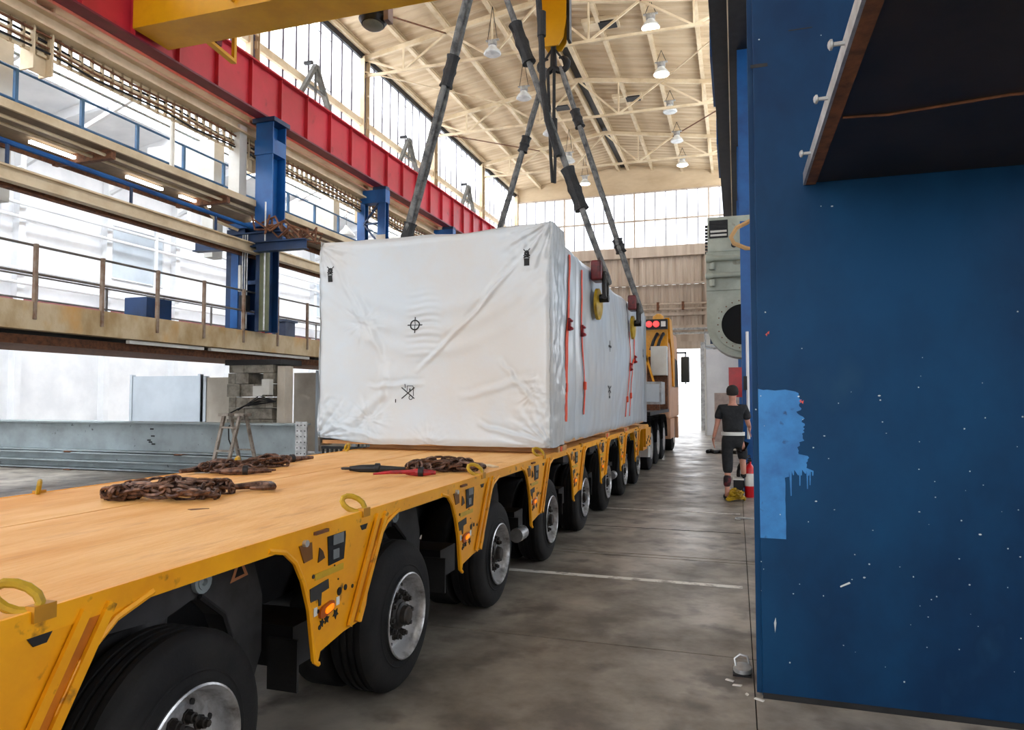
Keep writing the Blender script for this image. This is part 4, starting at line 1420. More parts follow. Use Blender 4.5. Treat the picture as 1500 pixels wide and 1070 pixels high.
# ================================================================== TRAILER
TX0, TX1 = -3.68, -1.66
tr = thing('heavy_trailer', (-2.67, 6.5, 0), 'long yellow multi-axle low trailer with an orange-brown board deck', 'trailer')
DZ = 1.07
YS, YEND = -.9, 13.95
WY = [.37 + 1.6 * k for k in range(9)]
for (a, b) in ((TX0, -2.858), (-2.842, TX1 - .005)):
    for (y0, y1) in ((YS, 5.395), (5.405, YEND)):
        MB().bb(a, b, y0, y1, DZ - .025, DZ).build('deck_board', DECK, tr)
MB().bb(TX0 + .01, TX1 - .006, YS, YEND, DZ - .05, DZ - .026).build('deck_frame', YEL, tr)
for s_, xo in ((1, TX1), (-1, TX0)):
    MB().bb(xo - .006, xo + .006, YS, YEND, DZ - .06, DZ + .003).build('edge_strip', YEL, tr)
MB().bb(-3.05, -2.3, YS, YEND, .55, 1.0).build('spine_beam', DARK, tr)


def PZ(pts, x, yo):
    return [Vector((x, yo + a, b)) for a, b in pts]


# side panel: one prototype (between wheel 1.97 and 3.57)
def side_panel(x, s_, yw):
    """x outer face, s_=+1 right side; yw = Y of the wheel before the panel"""
    out = [(.0, 1.045), (.26, 1.03), (.36, 1.005), (.43, .95), (.485, .86), (.53, .74), (.555, .60), (.57, .52), (.60, .50), (.62, .545), (.80, .57), (.93, .575), (.97, .64), (1.02, .80), (1.08, .90), (1.19, .985), (1.32, 1.025), (1.6, 1.045), (1.6, 1.055), (0, 1.055)]
    t_ = .012
    pl = MB().prism(PZ(out, x - s_ * t_, yw), (s_ * t_, 0, 0)).build('side_panel', YEL, tr)
    # rolled lips along both arch edges
    for seg in (out[1:9], out[11:17]):
        MB().tube(PZ(seg, x + s_ * .004, yw), .011, 6).build('arch_lip', YEL, pl)
    # channel rib
    a, b = (1.09, 1.035), (.83, .585)
    a2, b2 = (1.17, 1.035), (.90, .585)
    for p, q in ((a, b), (a2, b2)):
        MB().beam((x + s_ * .012, yw + p[0], p[1]), (x + s_ * .012, yw + q[0], q[1]), .028, .012, (1, 0, 0)).build('rib', YEL, pl)
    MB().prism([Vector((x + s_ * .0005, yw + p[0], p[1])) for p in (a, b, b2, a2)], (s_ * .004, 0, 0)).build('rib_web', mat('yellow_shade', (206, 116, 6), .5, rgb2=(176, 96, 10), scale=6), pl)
    # window recess
    o = [(.66, 1.02), (.80, 1.02), (.805, .99), (.79, .89), (.67, .885)]
    MB().prism([Vector((x + s_ * .0008, yw + p[0], p[1])) for p in o], (s_ * .004, 0, 0)).build('pocket_opening', DARK, pl, bevel=0)
    MB().bb(x + s_ * .005, x + s_ * .009, yw + .70, yw + .78, .965, 1.008).build('pocket_lamp', mat('pocket_grey', (120, 124, 126), .4), pl)
    MB().bb(x + s_ * .005, x + s_ * .009, yw + .70, yw + .745, .905, .945).build('pocket_lamp', MATS['pocket_grey'], pl)
    # hinge socket
    MB().prism([Vector((x + s_ * .0008, yw + p[0], p[1])) for p in ((.44, 1.04), (.54, 1.04), (.55, .94), (.49, .935))], (s_ * .004, 0, 0)).build('socket_opening', mat('socket_brown', (120, 74, 20), .6), pl)
    MB().cyl((x, yw + .485, 1.015), (x + s_ * .022, yw + .485, 1.015), .014, 10).build('socket_bolt', ALU, pl)
    MB().prism([Vector((x + s_ * .0008, yw + p[0], p[1])) for p in ((.60, .975), (.625, .955), (.64, .925), (.59, .915))], (s_ * .004, 0, 0)).build('slot', mat('slot_brown', (70, 44, 14), .6), pl)
    MB().bb(x, x + s_ * .02, yw + .55, yw + .645, 1.035, 1.048).build('latch', RUST, pl)
    MB().bb(x + s_ * .001, x + s_ * .003, yw + .57, yw + .79, .845, .872).build('reflector_strip', YLAB, pl)
    MB().prism([Vector((x + s_ * .0008, yw + p[0], p[1])) for p in ((.535, .82), (.67, .83), (.675, .79), (.62, .785), (.615, .735), (.60, .735), (.595, .765), (.54, .765))], (s_ * .003, 0, 0)).build('tee_cutout', mat('cutout_grey', (52, 52, 50), .7), pl)
    for (a, b, r) in ((.76, .755, .018), (.81, .76, .013), (.56, .865, .009), (.61, .645, .010), (.75, .81, .004), (.595, .715, .009), (.72, .875, .004), (.87, .75, .009)):
        MB().cyl((x, yw + a, b), (x + s_ * .003, yw + a, b), r, 10).build('hole', DARK, pl)
    for (a, b, r) in ((.66, .665, .022), (.73, .668, .024), (.625, .66, .02)):
        st = [(r * (1 if k % 2 else .5) * math.cos(k * PI / 5 + a * 9), r * (1 if k % 2 else .5) * math.sin(k * PI / 5 + a * 9)) for k in range(10)]
        MB().prism([Vector((x + s_ * .0008, yw + a + p, b + q)) for p, q in st], (s_ * .003, 0, 0)).build('star_cutout', DARK, pl)
    e = [(.055 * math.copysign(abs(math.cos(k * PI / 8)) ** .6, math.cos(k * PI / 8)), .024 * math.copysign(abs(math.sin(k * PI / 8)) ** .6, math.sin(k * PI / 8))) for k in range(16)]
    MB().prism([Vector((x, yw + .655 + p, .708 + q + .15 * p)) for p, q in e], (s_ * .012, 0, 0)).build('lamp_body', mat('amber_dark', (190, 88, 14), .3), pl)
    MB().prism([Vector((x + s_ * .012, yw + .665 + p * .55, .709 + q * .55 + .1 * p)) for p, q in e], (s_ * .006, 0, 0)).build('marker_lens', AMBER, pl)
    MB().bb(x + s_ * .001, x + s_ * .003, yw + .565, yw + .59, .70, .735).bb(x + s_ * .001, x + s_ * .003, yw + .735, yw + .76, .70, .735).build('white_label', LABEL, pl)
    # tie-down ring folded onto the deck
    cy, cz = yw + .97, 1.07
    pts = []
    for k in range(12):
        a = 2 * PI * k / 12
        u_, w_ = 1 + math.cos(a), math.sin(a)
        pts.append(Vector((x - s_ * (.038 * u_ - .016 * w_), cy - .008 - .026 * u_ + .016 * w_, cz + .006 + .030 * u_ + .022 * w_)))
    MB().tube(pts, .0125, 7, closed=True).build('lashing_ring', TRYEL, pl)
    MB().bb(x - s_ * .015, x + s_ * .016, cy - .03, cy + .03, 1.045, 1.085).build('ring_bracket', mat('bracket_yellow', (190, 130, 20), .5), pl)
    MB().prism([Vector((x + s_ * .0008, yw + p[0], p[1])) for p in ((.91, 1.04), (1.02, 1.04), (.985, .985), (.95, .985))], (s_ * .003, 0, 0)).build('ring_recess', DARK, pl)
    return pl


pr_ = side_panel(TX1, 1, WY[1])
pl_ = side_panel(TX0, -1, WY[1])
for k in list(range(-1, 9)):
    if k == 1:
        continue
    if k == 8:
        continue
    for p_ in (pr_, pl_):
        c = p_.copy()
        COL.objects.link(c)
        c.parent = tr
        c.location = p_.location + Vector((0, (k - 1) * 1.6, 0))
        if k >= 0:
            for ch in list(p_.children):
                if k >= 4 and ch.name.startswith('lashing_ring'):
                    continue   # folded away under the crate
                d_ = ch.copy()
                COL.objects.link(d_)
                d_.parent = c
MB().bb(TX1 - .012, TX1, WY[8] + .2, YEND, 1.0, 1.055).build('side_panel_end', YEL, tr)


# wheel prototype (outer face towards +X), centre at c
def wheel(c, s_=1, detail=True, n=56):
    R = .40
    prof = [(.02, .222), (.004, .238), (-.002, .275), (.0, .31), (-.004, .345), (-.016, .374), (-.03, .389), (-.045, .396), (-.05, .40)]
    gro = []
    for a in (-.085, -.125, -.165):
        gro += [(a + .008, .40), (a + .008, .388), (a - .008, .388), (a - .008, .40)]
    prof2 = [(-.20, .40), (-.22, .389), (-.24, .37), (-.25, .31), (-.24, .25), (-.23, .225)]
    ax = Vector((s_, 0, 0))
    w = MB().lathe(prof + gro + prof2, c, ax, n, cap=False).build('wheel', TYRE, tr)
    # sidewall ring bead
    MB().lathe([(.001, .262), (.004, .268), (.001, .274)], c, ax, n, cap=False).build('sidewall_rib', TYRE, w)
    rp = [(.012, .226), (.022, .229), (.026, .222), (.014, .212), (-.02, .205), (-.06, .196), (-.072, .186), (-.066, .176), (-.052, .165), (-.046, .15), (-.044, .12), (-.046, .08)]
    MB().lathe(rp, c, ax, n, cap=False).build('rim', RIM, w)
    c = Vector(c)
    x, y, d = frame_from(ax)
    for k in range(8):
        a = 2 * PI * (k + .5) / 8
        p = c + d * -.054 + (x * math.cos(a) + y * math.sin(a)) * .158
        MB().cyl(p, p + d * .008, .013, 8).build('hand_hole', DARK, w)
    MB().lathe([(-.05, .085), (-.03, .082), (-.02, .068), (-.012, .066), (-.004, .052), (.022, .048), (.03, .040), (.032, 0)], c, ax, 24).build('hub', HUB, w)
    for k in range(10):
        a = 2 * PI * k / 10
        p = c + d * -.046 + (x * math.cos(a) + y * math.sin(a)) * .112
        MB().lathe([(0, .026), (.008, .026), (.008, .020), (.032, .019), (.034, .013), (.046, .012), (.048, 0)], p, ax, 8).build('wheel_nut', HUB, w)
    return w


XW = -1.76
wp = wheel((XW, WY[1], .40), 1)
wl = wheel((TX0 + .10, WY[1], .40), -1)
for p_ in (wp, wl):
    for k in range(0, 9):
        if k == 1:
            continue
        c = p_.copy()
        COL.objects.link(c)
        c.parent = tr
        c.location = p_.location + Vector((0, (k - 1) * 1.6, 0))
        for ch in list(p_.children):
            d_ = ch.copy()
            COL.objects.link(d_)
            d_.parent = c
# inner tyres
inner = MB().lathe([(-.0, .24), (0, .31), (-.02, .385), (-.04, .398), (-.19, .398), (-.21, .385), (-.23, .31), (-.23, .24)], (XW - .27, WY[1], .40), (1, 0, 0), 40).build('inner_tyre', TYRE, tr)
for xo in (0, -1.22):
    for k in range(0, 9):
        if k == 1 and xo == 0:
            continue
        c = inner.copy()
        COL.objects.link(c)
        c.parent = tr
        c.location = inner.location + Vector((xo, (k - 1) * 1.6, 0))
# axle arms & cylinders, mudflaps
for k in range(0, 9):
    y = WY[k]
    MB().cyl((-2.0, y, .40), (-3.35, y, .40), .07, 16).build('axle', DARK, tr)
    yo = y + .36
    a = MB().prism([Vector((-1.98, yo + p, q)) for p, q in ((-.5, .98), (.16, .98), (.24, .9), (.30, .74), (.30, .5), (.24, .38), (.12, .36), (.14, .55), (.06, .72), (-.02, .80), (-.12, .83), (-.24, .80), (-.5, .82))], (-.1, 0, 0)).build('axle_arm', ARM, tr)
    MB().lathe([(0, .045), (.02, .045), (.02, .03), (.025, .03), (.025, .015), (.01, .012), (.01, 0)], (-1.98, yo - .08, .89), (1, 0, 0), 16).build('pivot_bolt', GREYST, a)
    MB().cyl((-2.05, yo - .30, .50), (-2.05, yo - .26, .84), .07, 14).build('suspension_cylinder', ARM, a)
    MB().tube([(-1.96, yo - .1, .84), (-1.95, yo + .02, .74), (-1.95, yo + .08, .6), (-1.97, yo + .1, .45)], .012, 6).build('brake_hose', DARK, a)
    if k in (1, 0):
        MB().prism([Vector((-1.978, yo + .09, .84)), Vector((-1.978, yo + .20, .85)), Vector((-1.978, yo + .145, .945))], (.002, 0, 0)).build('warning_triangle', mat('warn_orange', (206, 140, 96), .5), a)
        MB().prism([Vector((-1.976, yo + .115, .855)), Vector((-1.976, yo + .175, .86)), Vector((-1.976, yo + .145, .915))], (.001, 0, 0)).build('warning_inner', DARK, a)
    MB().bb(-1.95, -1.80, y + .66, y + .675, .34, .56).build('mudflap', BLACK, tr)
    MB().bb(-2.2, -1.85, y + .7, y + .95, .42, .6).build('air_tank', DARK, tr)
    if k in (3, 6):
        MB().cyl((-1.8, y + .6, .42), (-1.8, y + .78, .42), .06, 14).build('air_filter', ALU, tr)
# clutter parts at trailer's front (gooseneck end)
gn = MB().bb(-3.4, -1.75, 13.97, 14.9, .55, 1.02).build('gooseneck', YEL, tr)
MB().bb(-1.75, -1.70, 14.0, 14.85, .62, .98).build('neck_plate', YEL, gn)
for q in range(5):
    MB().cyl((-1.70, 14.1 + q * .16, .7 + .05 * (q % 3)), (-1.69, 14.1 + q * .16, .7 + .05 * (q % 3)), .03, 8).build('hole', DARK, gn)
MB().bb(-3.3, -2.0, 14.2, 15.6, 1.02, 1.12).build('coupling_beam', DARK, gn)
MB().prism([(-1.72, 14.6, .62), (-1.72, 14.9, .55), (-1.72, 14.9, .35), (-1.72, 14.5, .38)], (-.2, 0, 0)).build('pale_flap', OFFW, gn)


# ================================================================== CHAINS on the deck
def link(mb, c, d, up, L=.05, w=.016, r=.0055):
    x, y, z = frame_from(d, up)
    pts = []
    for k in range(10):
        a = 2 * PI * k / 10
        pts.append(Vector(c) + z * (L * .55 * math.cos(a)) + x * (w * math.sin(a)))
    mb.tube(pts, r, 5, closed=True)


def chain_pile(name, cx, cy, lx, ly, nl, lab, seed, ang, parts):
    rr_ = random.Random(seed)
    t = thing(name, (cx, cy, DZ), lab, 'chain', 'lashing chains lying on the deck')
    ca, sa = math.cos(ang), math.sin(ang)
    m = MB()
    prev = None
    for k in range(nl):
        u = k / nl
        a = u * 2 * PI * 4.3
        px = lx * (.5 * math.sin(a) * .9 + .12 * math.sin(3.1 * a))
        py = ly * (.5 * math.cos(a * .83) + .1 * math.sin(2.3 * a + 1))
        pz = .012 + .02 * (1 + math.sin(a * 1.7)) + .025 * math.exp(-(px / (lx * .3)) ** 2)
        p = Vector((cx + px * ca - py * sa, cy + px * sa + py * ca, DZ + pz))
        if prev is not None:
            d = p - prev
            if d.length > .001:
                link(m, (p + prev) / 2, d, (rr_.uniform(-1, 1), rr_.uniform(-1, 1), .6 if k % 2 else -.2), max(.06, d.length * 1.2), .026, .0095)
        prev = p
    tag(m.build('chain_links', CHAIN, t), kind='stuff')
    parts(t)
    return t


def hook_part(t, x, y, ang, s_=1.0):
    ca, sa = math.cos(ang), math.sin(ang)
    pts = []
    for (a, b) in ((-.14, .0), (-.06, .01), (0, .05), (.07, .075), (.14, .04), (.16, -.02), (.11, -.07), (.03, -.075)):
        pts.append(Vector((x + (a * ca - b * sa) * s_, y + (a * sa + b * ca) * s_, DZ + .028)))
    MB().tube(pts, [.014, .017, .020, .024, .024, .020, .016, .009], 8).build('grab_hook', CHAIN, t)


def binder(t, x, y, ang, mh, L=.42):
    ca, sa = math.cos(ang), math.sin(ang)

    def P(a, b=0, c=.025):
        return Vector((x + a * ca - b * sa, y + a * sa + b * ca, DZ + c))
    MB().tube([P(-L / 2), P(-L / 2 + .08), P(-.02), P(.02), P(L / 2)], [.016, .027, .03, .024, .013], 10).build('turnbuckle', mh, t)
    MB().lathe([(-.02, .022), (-.015, .034), (.015, .034), (.02, .022)], P(0, 0, .03), (ca, sa, 0), 12).build('ratchet_wheel', DARK, t)
    MB().tube([P(-L / 2 - .02 + .035 * math.cos(q), .022 * math.sin(q)) for q in [2 * PI * k / 8 for k in range(8)]], .009, 6, closed=True).build('end_eye', mh, t)


def p1(t):
    hook_part(t, -2.62, 3.33, .5, .9)


chain_pile('chain_pile', -2.86, 3.02, .52, .34, 92, 'heap of rusty chain with a grab hook at the near left of the deck', 3, .25, p1)


def p2(t):
    hook_part(t, -1.86, 4.78, .3, .75)


chain_pile('chain_pile', -2.02, 4.68, .44, .26, 84, 'heap of dark chain by the right deck edge beside the red binder', 5, .4, p2)


def p3(t):
    hook_part(t, -3.55, 3.98, 1.2, .8)


chain_pile('chain_pile', -3.42, 4.35, .22, .62, 60, 'strung-out rusty chain along the deck\'s far left edge', 9, -.1, p3)
t = thing('load_binder', (-2.42, 4.45, DZ), 'black ratchet load binder beside the heap of dark chain', 'load binder')
binder(t, -2.42, 4.47, .25, DARK, .40)
t = thing('load_binder', (-2.1, 4.3, DZ), 'red lever load binder lying in front of the dark chain', 'load binder')
binder(t, -2.02, 4.33, .28, CHRED, .2)
MB().tube([(-2.3, 4.19, DZ + .02), (-2.2, 4.24, DZ + .03), (-2.05, 4.31, DZ + .03)], [.007, .012, .015], 8).build('lever', CHRED, t)
t = thing('load_binder', (-3.5, 4.9, DZ), 'rusty ratchet binder lying at the far end of the left-edge chain', 'load binder')
binder(t, -3.46, 4.95, 1.2, CHAIN, .4)
t = thing('load_binder', (-3.3, 4.2, DZ), 'rusty binder with a long lever beside the left-edge chain', 'load binder')
binder(t, -3.2, 4.05, .5, CHAIN, .34)
MB().tube([(-3.25, 4.02, DZ + .02), (-3.05, 4.18, DZ + .025)], [.014, .007], 8).build('lever', CHAIN, t)
tag(MB().prism([(-1.88, 5.12, DZ), (-1.74, 4.98, DZ), (-1.71, 5.04, DZ), (-1.84, 5.19, DZ)], (0, 0, .01)).build('wood_chip', mat('pale_wood', (232, 206, 166), .7)), 'pale wooden offcut at the right deck edge before the crate', 'offcut')
tag(MB().prism([(-3.6, 4.02, DZ), (-3.42, 4.1, DZ), (-3.4, 4.2, DZ), (-3.5, 4.22, DZ)], (0, 0, .004)).build('cardboard_scrap', LABEL), 'white scrap beside the left-edge chain on the deck', 'scrap')
tag(MB().prism([(-2.47, 2.72, DZ), (-2.42, 2.76, DZ), (-2.39, 2.77, DZ), (-2.44, 2.71, DZ)], (0, 0, .003)).build('bark_scrap', RUST), 'small brown scrap on the open deck near the front', 'scrap')

# ================================================================== TRUCK
tk = thing('tractor_truck', (-2.9, 18.5, 0), 'heavy-haul tractor truck with yellow rear rack and red lamps beyond the crate', 'truck')
R_ = .52


def twheel(y, x=-1.80, s_=1):
    w = MB().lathe([(.0, .29), (.0, .42), (-.03, .50), (-.05, .52), (-.27, .52), (-.30, .5), (-.31, .4), (-.31, .29)], (x, y, .52), (s_, 0, 0), 40, cap=False).build('wheel', TYRE, tk)
    MB().lathe([(.005, .29), (-.08, .27), (-.12, .2), (-.06, .16), (-.06, .1), (.01, .09), (.015, 0)], (x, y, .52), (s_, 0, 0), 32).build('rim', RIM, w)


for y in (15.8, 17.2, 18.6, 21.7):
    twheel(y)
    twheel(y, -4.15, -1)
MB().bb(-3.5, -2.4, 15.2, 22.3, .6, 1.0).build('chassis', DARK, tk)
for y in (15.8, 17.2, 18.6):
    vs = []
    for k in range(13):
        a = PI * k / 12
        for x in (-2.25, -1.76):
            vs.append((x, y - .60 * math.cos(a), .56 + .60 * math.sin(a)))
    MB().add(vs, [(2 * k, 2 * k + 1, 2 * k + 3, 2 * k + 2) for k in range(12)]).build('mudguard', DARK, tk, fix=False)
MB().bb(-4.2, -1.75, 15.2, 19.6, 1.2, 1.28).build('rear_platform', DARK, tk)
MB().bb(-4.2, -1.85, 15.15, 15.2, 1.28, 1.34).build('bumper_bar', ALU, tk)
MB().bb(-2.5, -1.75, 17.6, 18.5, 1.42, 1.98).build('tool_box', ALU, tk)
MB().bb(-2.42, -1.80, 17.57, 17.6, 1.48, 1.92).build('tool_box_lid', PANELG, tk)
MB().bb(-2.5, -1.78, 17.4, 17.55, 1.28, 1.42).build('cross_member', RUST, tk)
MB().bb(-2.7, -1.74, 19.2, 19.4, 3.44, 3.70).build('lamp_bar', DARK, tk)
for x in (-2.22, -2.03):
    MB().lathe([(0, .085), (.03, .085), (.04, .05), (.04, 0)], (x, 19.2, 3.57), (0, -1, 0), 20).build('tail_lamp', REDL, tk)
MB().bb(-1.90, -1.78, 19.17, 19.2, 3.50, 3.64).build('work_lamp', LABEL, tk)
MB().lathe([(0, .16), (.1, .15), (.16, .08), (.18, 0)], (-2.0, 19.45, 3.70), (0, 0, 1), 16).build('beacon', mat('beacon_yellow', (236, 170, 60), .3), tk)
RY = mat('rack_yellow', (244, 166, 10), .4)
MB().prism([(-2.6, 19.45, 3.44), (-1.76, 19.45, 3.44), (-1.76, 19.45, 2.9), (-2.0, 19.45, 2.7), (-2.6, 19.45, 2.7)], (0, .2, 0)).build('yellow_rack', RY, tk)
MB().prism([(-1.70, 19.4, 3.75), (-1.70, 20.1, 3.75), (-1.70, 21.0, 3.0), (-1.70, 21.0, 1.9), (-1.70, 20.6, 1.9), (-1.70, 20.2, 2.8), (-1.70, 19.7, 3.2)], (-.12, 0, 0)).build('yellow_arm', RY, tk)
for q in range(2):
    MB().tube([(-2.02 + q * .16, 19.4, 3.3), (-2.0 + q * .16, 19.15, 3.3), (-2.08 + q * .16, 19.0, 3.1), (-2.16 + q * .16, 19.0, 2.85)], .045, 8).build('hose', DARK, tk)
MB().bb(-2.15, -1.74, 18.9, 19.3, 2.18, 2.95).build('hydraulic_tank', OFFW, tk)
for x in (-2.45, -2.32):
    MB().cyl((x, 18.8, 1.28), (x, 18.8, 2.9), .06, 12).build('cylinder', GREYST, tk)
MB().beam((-2.25, 18.7, 2.7), (-2.05, 18.7, 1.98), .05, .05).beam((-2.3, 18.7, 2.0), (-2.2, 18.7, 2.8), .05, .05).build('yellow_strut', RY, tk)
MB().bb(-2.3, -1.76, 19.35, 19.65, 1.28, 2.7).build('engine_box', RUST, tk)
# cab
MB().prism([(-1.74, 19.8, 1.0), (-1.74, 22.9, 1.0), (-1.74, 23.0, 1.9), (-1.74, 22.7, 2.9), (-1.74, 22.3, 3.5), (-1.74, 19.8, 3.42)], (-2.45, 0, 0)).build('cab', TRUCKM, tk, bevel=.06)
MB().prism([(-1.715, 21.0, 1.9), (-1.715, 22.3, 1.9), (-1.715, 22.1, 2.7), (-1.715, 21.0, 2.75)], (.006, 0, 0)).build('side_window', DARK, tk)
MB().bb(-2.0, -1.73, 19.8, 21.1, .45, 1.0).build('side_skirt', TRUCKM, tk)
MB().bb(-2.0, -1.73, 22.25, 22.6, .35, 1.0).build('front_bumper', TRUCKM, tk)
MB().bb(-1.75, -1.45, 22.35, 22.4, 2.95, 3.0).bb(-1.50, -1.46, 22.35, 22.4, 2.0, 3.0).build('mirror_arm', DARK, tk)
MB().bb(-1.62, -1.36, 22.3, 22.42, 2.05, 2.85).build('mirror', mat('mirror_dark', (54, 56, 48), .3), tk, bevel=.03)

# ================================================================== CEILING LAMPS
lampnames = ['nearest', 'second', 'third', 'fourth', 'fifth', 'sixth']


def hall_lamp(x, y, z, lab, lit, grp):
    t = thing('high_bay_lamp', (x, y, z), lab, 'lamp', grp)
    MB().lathe([(.0, .0), (.01, .23), (.03, .25)], (x, y, z), (0, 0, 1), 20).build('lens', LAMPON if lit else LAMPG, t)
    MB().lathe([(.03, .26), (.1, .23), (.2, .14), (.26, .11)], (x, y, z), (0, 0, 1), 20).build('reflector', LAMPG, t)
    MB().lathe([(.26, .08), (.28, .13), (.40, .13), (.42, .05)], (x, y, z), (0, 0, 1), 14).build('gear_box', ALU, t)
    MB().bb(x - .2, x + .2, y - .04, y + .04, z + .42, z + .45).build('hanger_bar', ALU, t)
    for s_ in (-1, 1):
        MB().tube([(x + s_ * .15, y, z + .45), (x, y + .0, zc(x) + .0)], .010, 5).build('cable', DARK, t)
    return t


for i, y in enumerate((19.6, 22.6, 25.7, 28.8, 31.9)):
    hall_lamp(-2.15, y, 11.95, 'white hanging high-bay lamp, %s of the row right of the roof ridge' % lampnames[i], i in (0, 1, 4), 'high-bay lamps right of the ridge')
for i, y in enumerate((19.0, 22.2, 25.6, 28.9, 32.2)):
    hall_lamp(-6.65, y, 11.6, 'hanging high-bay lamp, %s of the row left of the roof ridge' % lampnames[i], i == 4, 'high-bay lamps left of the ridge')
# lamp seen below the lattice in the aisle
for i, (x, y, z) in enumerate(((-12.4, 20.6, 7.0), (-12.4, 26.2, 7.0))):
    t = thing('aisle_lamp', (x, y, z), 'white bell lamp in the aisle behind the %s blue laced column' % ('second', 'third')[i], 'lamp')
    MB().lathe([(0, .3), (.06, .28), (.2, .14), (.3, .07), (.36, .05)], (x, y, z), (0, 0, 1), 20).build('shade', LAMPG, t)
    MB().lathe([(-.01, .0), (0, .26), (.02, .27)], (x, y, z), (0, 0, 1), 20).build('lens', LAMPG, t)
    MB().tube([(x, y, z + .36), (x, y, z + 2.9)], .015, 6).build('stem', ALU, t)

# ================================================================== PERSON
pz = thing('person', (-.055, 11.5, 0), 'man in black T-shirt, belt band and dark trousers stepping away beside the blue post', 'person')


def skin_mesh(name, verts, edges, radii, m, parent, root=0, sub=1):
    org = ORG[parent.name]
    me = bpy.data.meshes.new(name)
    me.from_pydata([tuple(Vector(v) - 0 * org) for v in verts], edges, [])
    o = bpy.data.objects.new(name, me)
    COL.objects.link(o)
    o.parent = parent
    ORG[o.name] = org
    md = o.modifiers.new('skin', 'SKIN')
    md.use_smooth_shade = True
    sv = me.skin_vertices[0].data if me.skin_vertices else None
    if sv is None:
        bm = bmesh.new()
        bm.from_mesh(me)
        bm.verts.layers.skin.verify()
        bm.to_mesh(me)
        bm.free()
        sv = me.skin_vertices[0].data
    for i, r in enumerate(radii):
        sv[i].radius = r if isinstance(r, tuple) else (r, r)
        sv[i].use_root = (i == root)
    s2 = o.modifiers.new('sub', 'SUBSURF')
    s2.levels = sub
    s2.render_levels = sub
    me.materials.append(m)
    return o


# local coordinates: person faces +Y (away), left hand side = -X
V = [(0, 0, .96), (0, 0, 1.08), (0, .01, 1.22), (0, .01, 1.38), (0, .0, 1.47), (0, .01, 1.54), (0, .015, 1.60), (0, .02, 1.68), (0, .015, 1.755),
     (-.17, 0, 1.42), (-.235, -.02, 1.18), (-.29, .02, .96),
     (.17, 0, 1.42), (.23, .05, 1.18), (.25, .25, 1.12),
     (-.09, 0, .90), (-.085, .0, .50), (-.10, -.04, .10), (-.11, .04, .035), (-.12, .14, .025),
     (.09, .02, .90), (.13, .36, .78), (.15, .34, .42), (.15, .42, .36), (.15, .5, .34)]
E_ = [(0, 1), (1, 2), (2, 3), (3, 4), (4, 5), (5, 6), (6, 7), (7, 8), (3, 9), (9, 10), (10, 11), (3, 12), (12, 13), (13, 14), (0, 15), (15, 16), (16, 17), (17, 18), (18, 19), (0, 20), (20, 21), (21, 22), (22, 23), (23, 24)]
Rr_ = [(.14, .10), (.125, .095), (.14, .10), (.155, .1), (.06, .055), (.05, .052), (.062, .072), (.076, .092), (.05, .06),
       .05, .04, .026, .05, .04, .028, .08, .055, .035, .04, .03, .08, .06, .045, .04, .03]
skin_mesh('body', V, E_, Rr_, SKIN, pz, 0, 2)
# T-shirt
V = [(0, 0, 1.02), (0, 0, 1.12), (0, .01, 1.25), (0, .01, 1.39), (0, .0, 1.46), (-.175, 0, 1.43), (-.225, -.01, 1.24), (.175, 0, 1.43), (.225, .02, 1.24)]
skin_mesh('t_shirt', V, [(0, 1), (1, 2), (2, 3), (3, 4), (3, 5), (5, 6), (3, 7), (7, 8)], [(.172, .13), (.165, .125), (.175, .13), (.185, .13), (.085, .075), .07, .072, .07, .072], CLOTH, pz, 0, 2)
V = [(0, 0, 1.07), (0, 0, .93), (-.09, 0, .86), (-.085, .0, .52), (-.085, -.01, .40), (.09, .04, .88), (.13, .38, .78), (.15, .36, .58)]
skin_mesh('trousers', V, [(0, 1), (1, 2), (2, 3), (3, 4), (1, 5), (5, 6), (6, 7)], [(.165, .125), (.165, .13), .105, .085, .078, .105, .09, .078], CLOTH, pz, 0, 2)
V = [(-.087, -.012, .41), (-.095, -.03, .28), (-.1, -.04, .2)]
skin_mesh('gaiter', V, [(0, 1), (1, 2)], [.072, .062, .055], mat('dark_red_cloth', (96, 30, 38), .8, rgb2=(30, 24, 28), scale=9, lo=.45, hi=.55), pz, 0, 2)
o = MB().lathe([(0, .172), (.055, .172)], (-.0, 0, 1.005), (0, 0, 1), 28, cap=False).build('waist_band', REFL, pz, org=(0, 0, 0))
o.location = (0, 0, 0)
o.scale = (1.03, .80, 1)
MB().lathe([(-.06, .088), (-.02, .093), (.03, .088), (.065, .068), (.085, .035), (.09, 0)], (0, .005, 1.70), (0, -.25, 1), 20).build('hair', HAIRM, pz, org=(0, 0, 0)).location = (0, 0, 0)
for s_ in (-1, 1):
    hx, hy, hz = (-.295, .03, .94) if s_ < 0 else (.25, .28, 1.11)
    V = [(hx, hy, hz + .03), (hx, hy + .01, hz - .04)]
    ed = [(0, 1)]
    rd = [.026, (.03, .034)]
    for q in range(4):
        b = len(V)
        oy = -.03 + q * .02
        L = (.075, .085, .08, .062)[q]
        V += [(hx, hy + oy + .01, hz - .06), (hx + .008, hy + oy + .014, hz - .06 - L * .55), (hx + .022, hy + oy + .014, hz - .06 - L)]
        ed += [(1, b), (b, b + 1), (b + 1, b + 2)]
        rd += [.011, .009, .007]
    b = len(V)
    V += [(hx, hy + .045, hz - .02), (hx + .01, hy + .065, hz - .06)]
    ed += [(0, b), (b, b + 1)]
    rd += [.011, .008]
    skin_mesh('hand', V, ed, rd, SKIN, pz, 0, 1)
for (x, y, z) in ((-.115, .06, .0), (.15, .44, .30)):
    V = [(x, y - .1, z + .055), (x, y + .02, z + .05), (x - .005, y + .13, z + .04)]
    skin_mesh('shoe', V, [(0, 1), (1, 2)], [(.045, .045), (.05, .045), (.045, .035)], BLACK, pz, 0, 2)
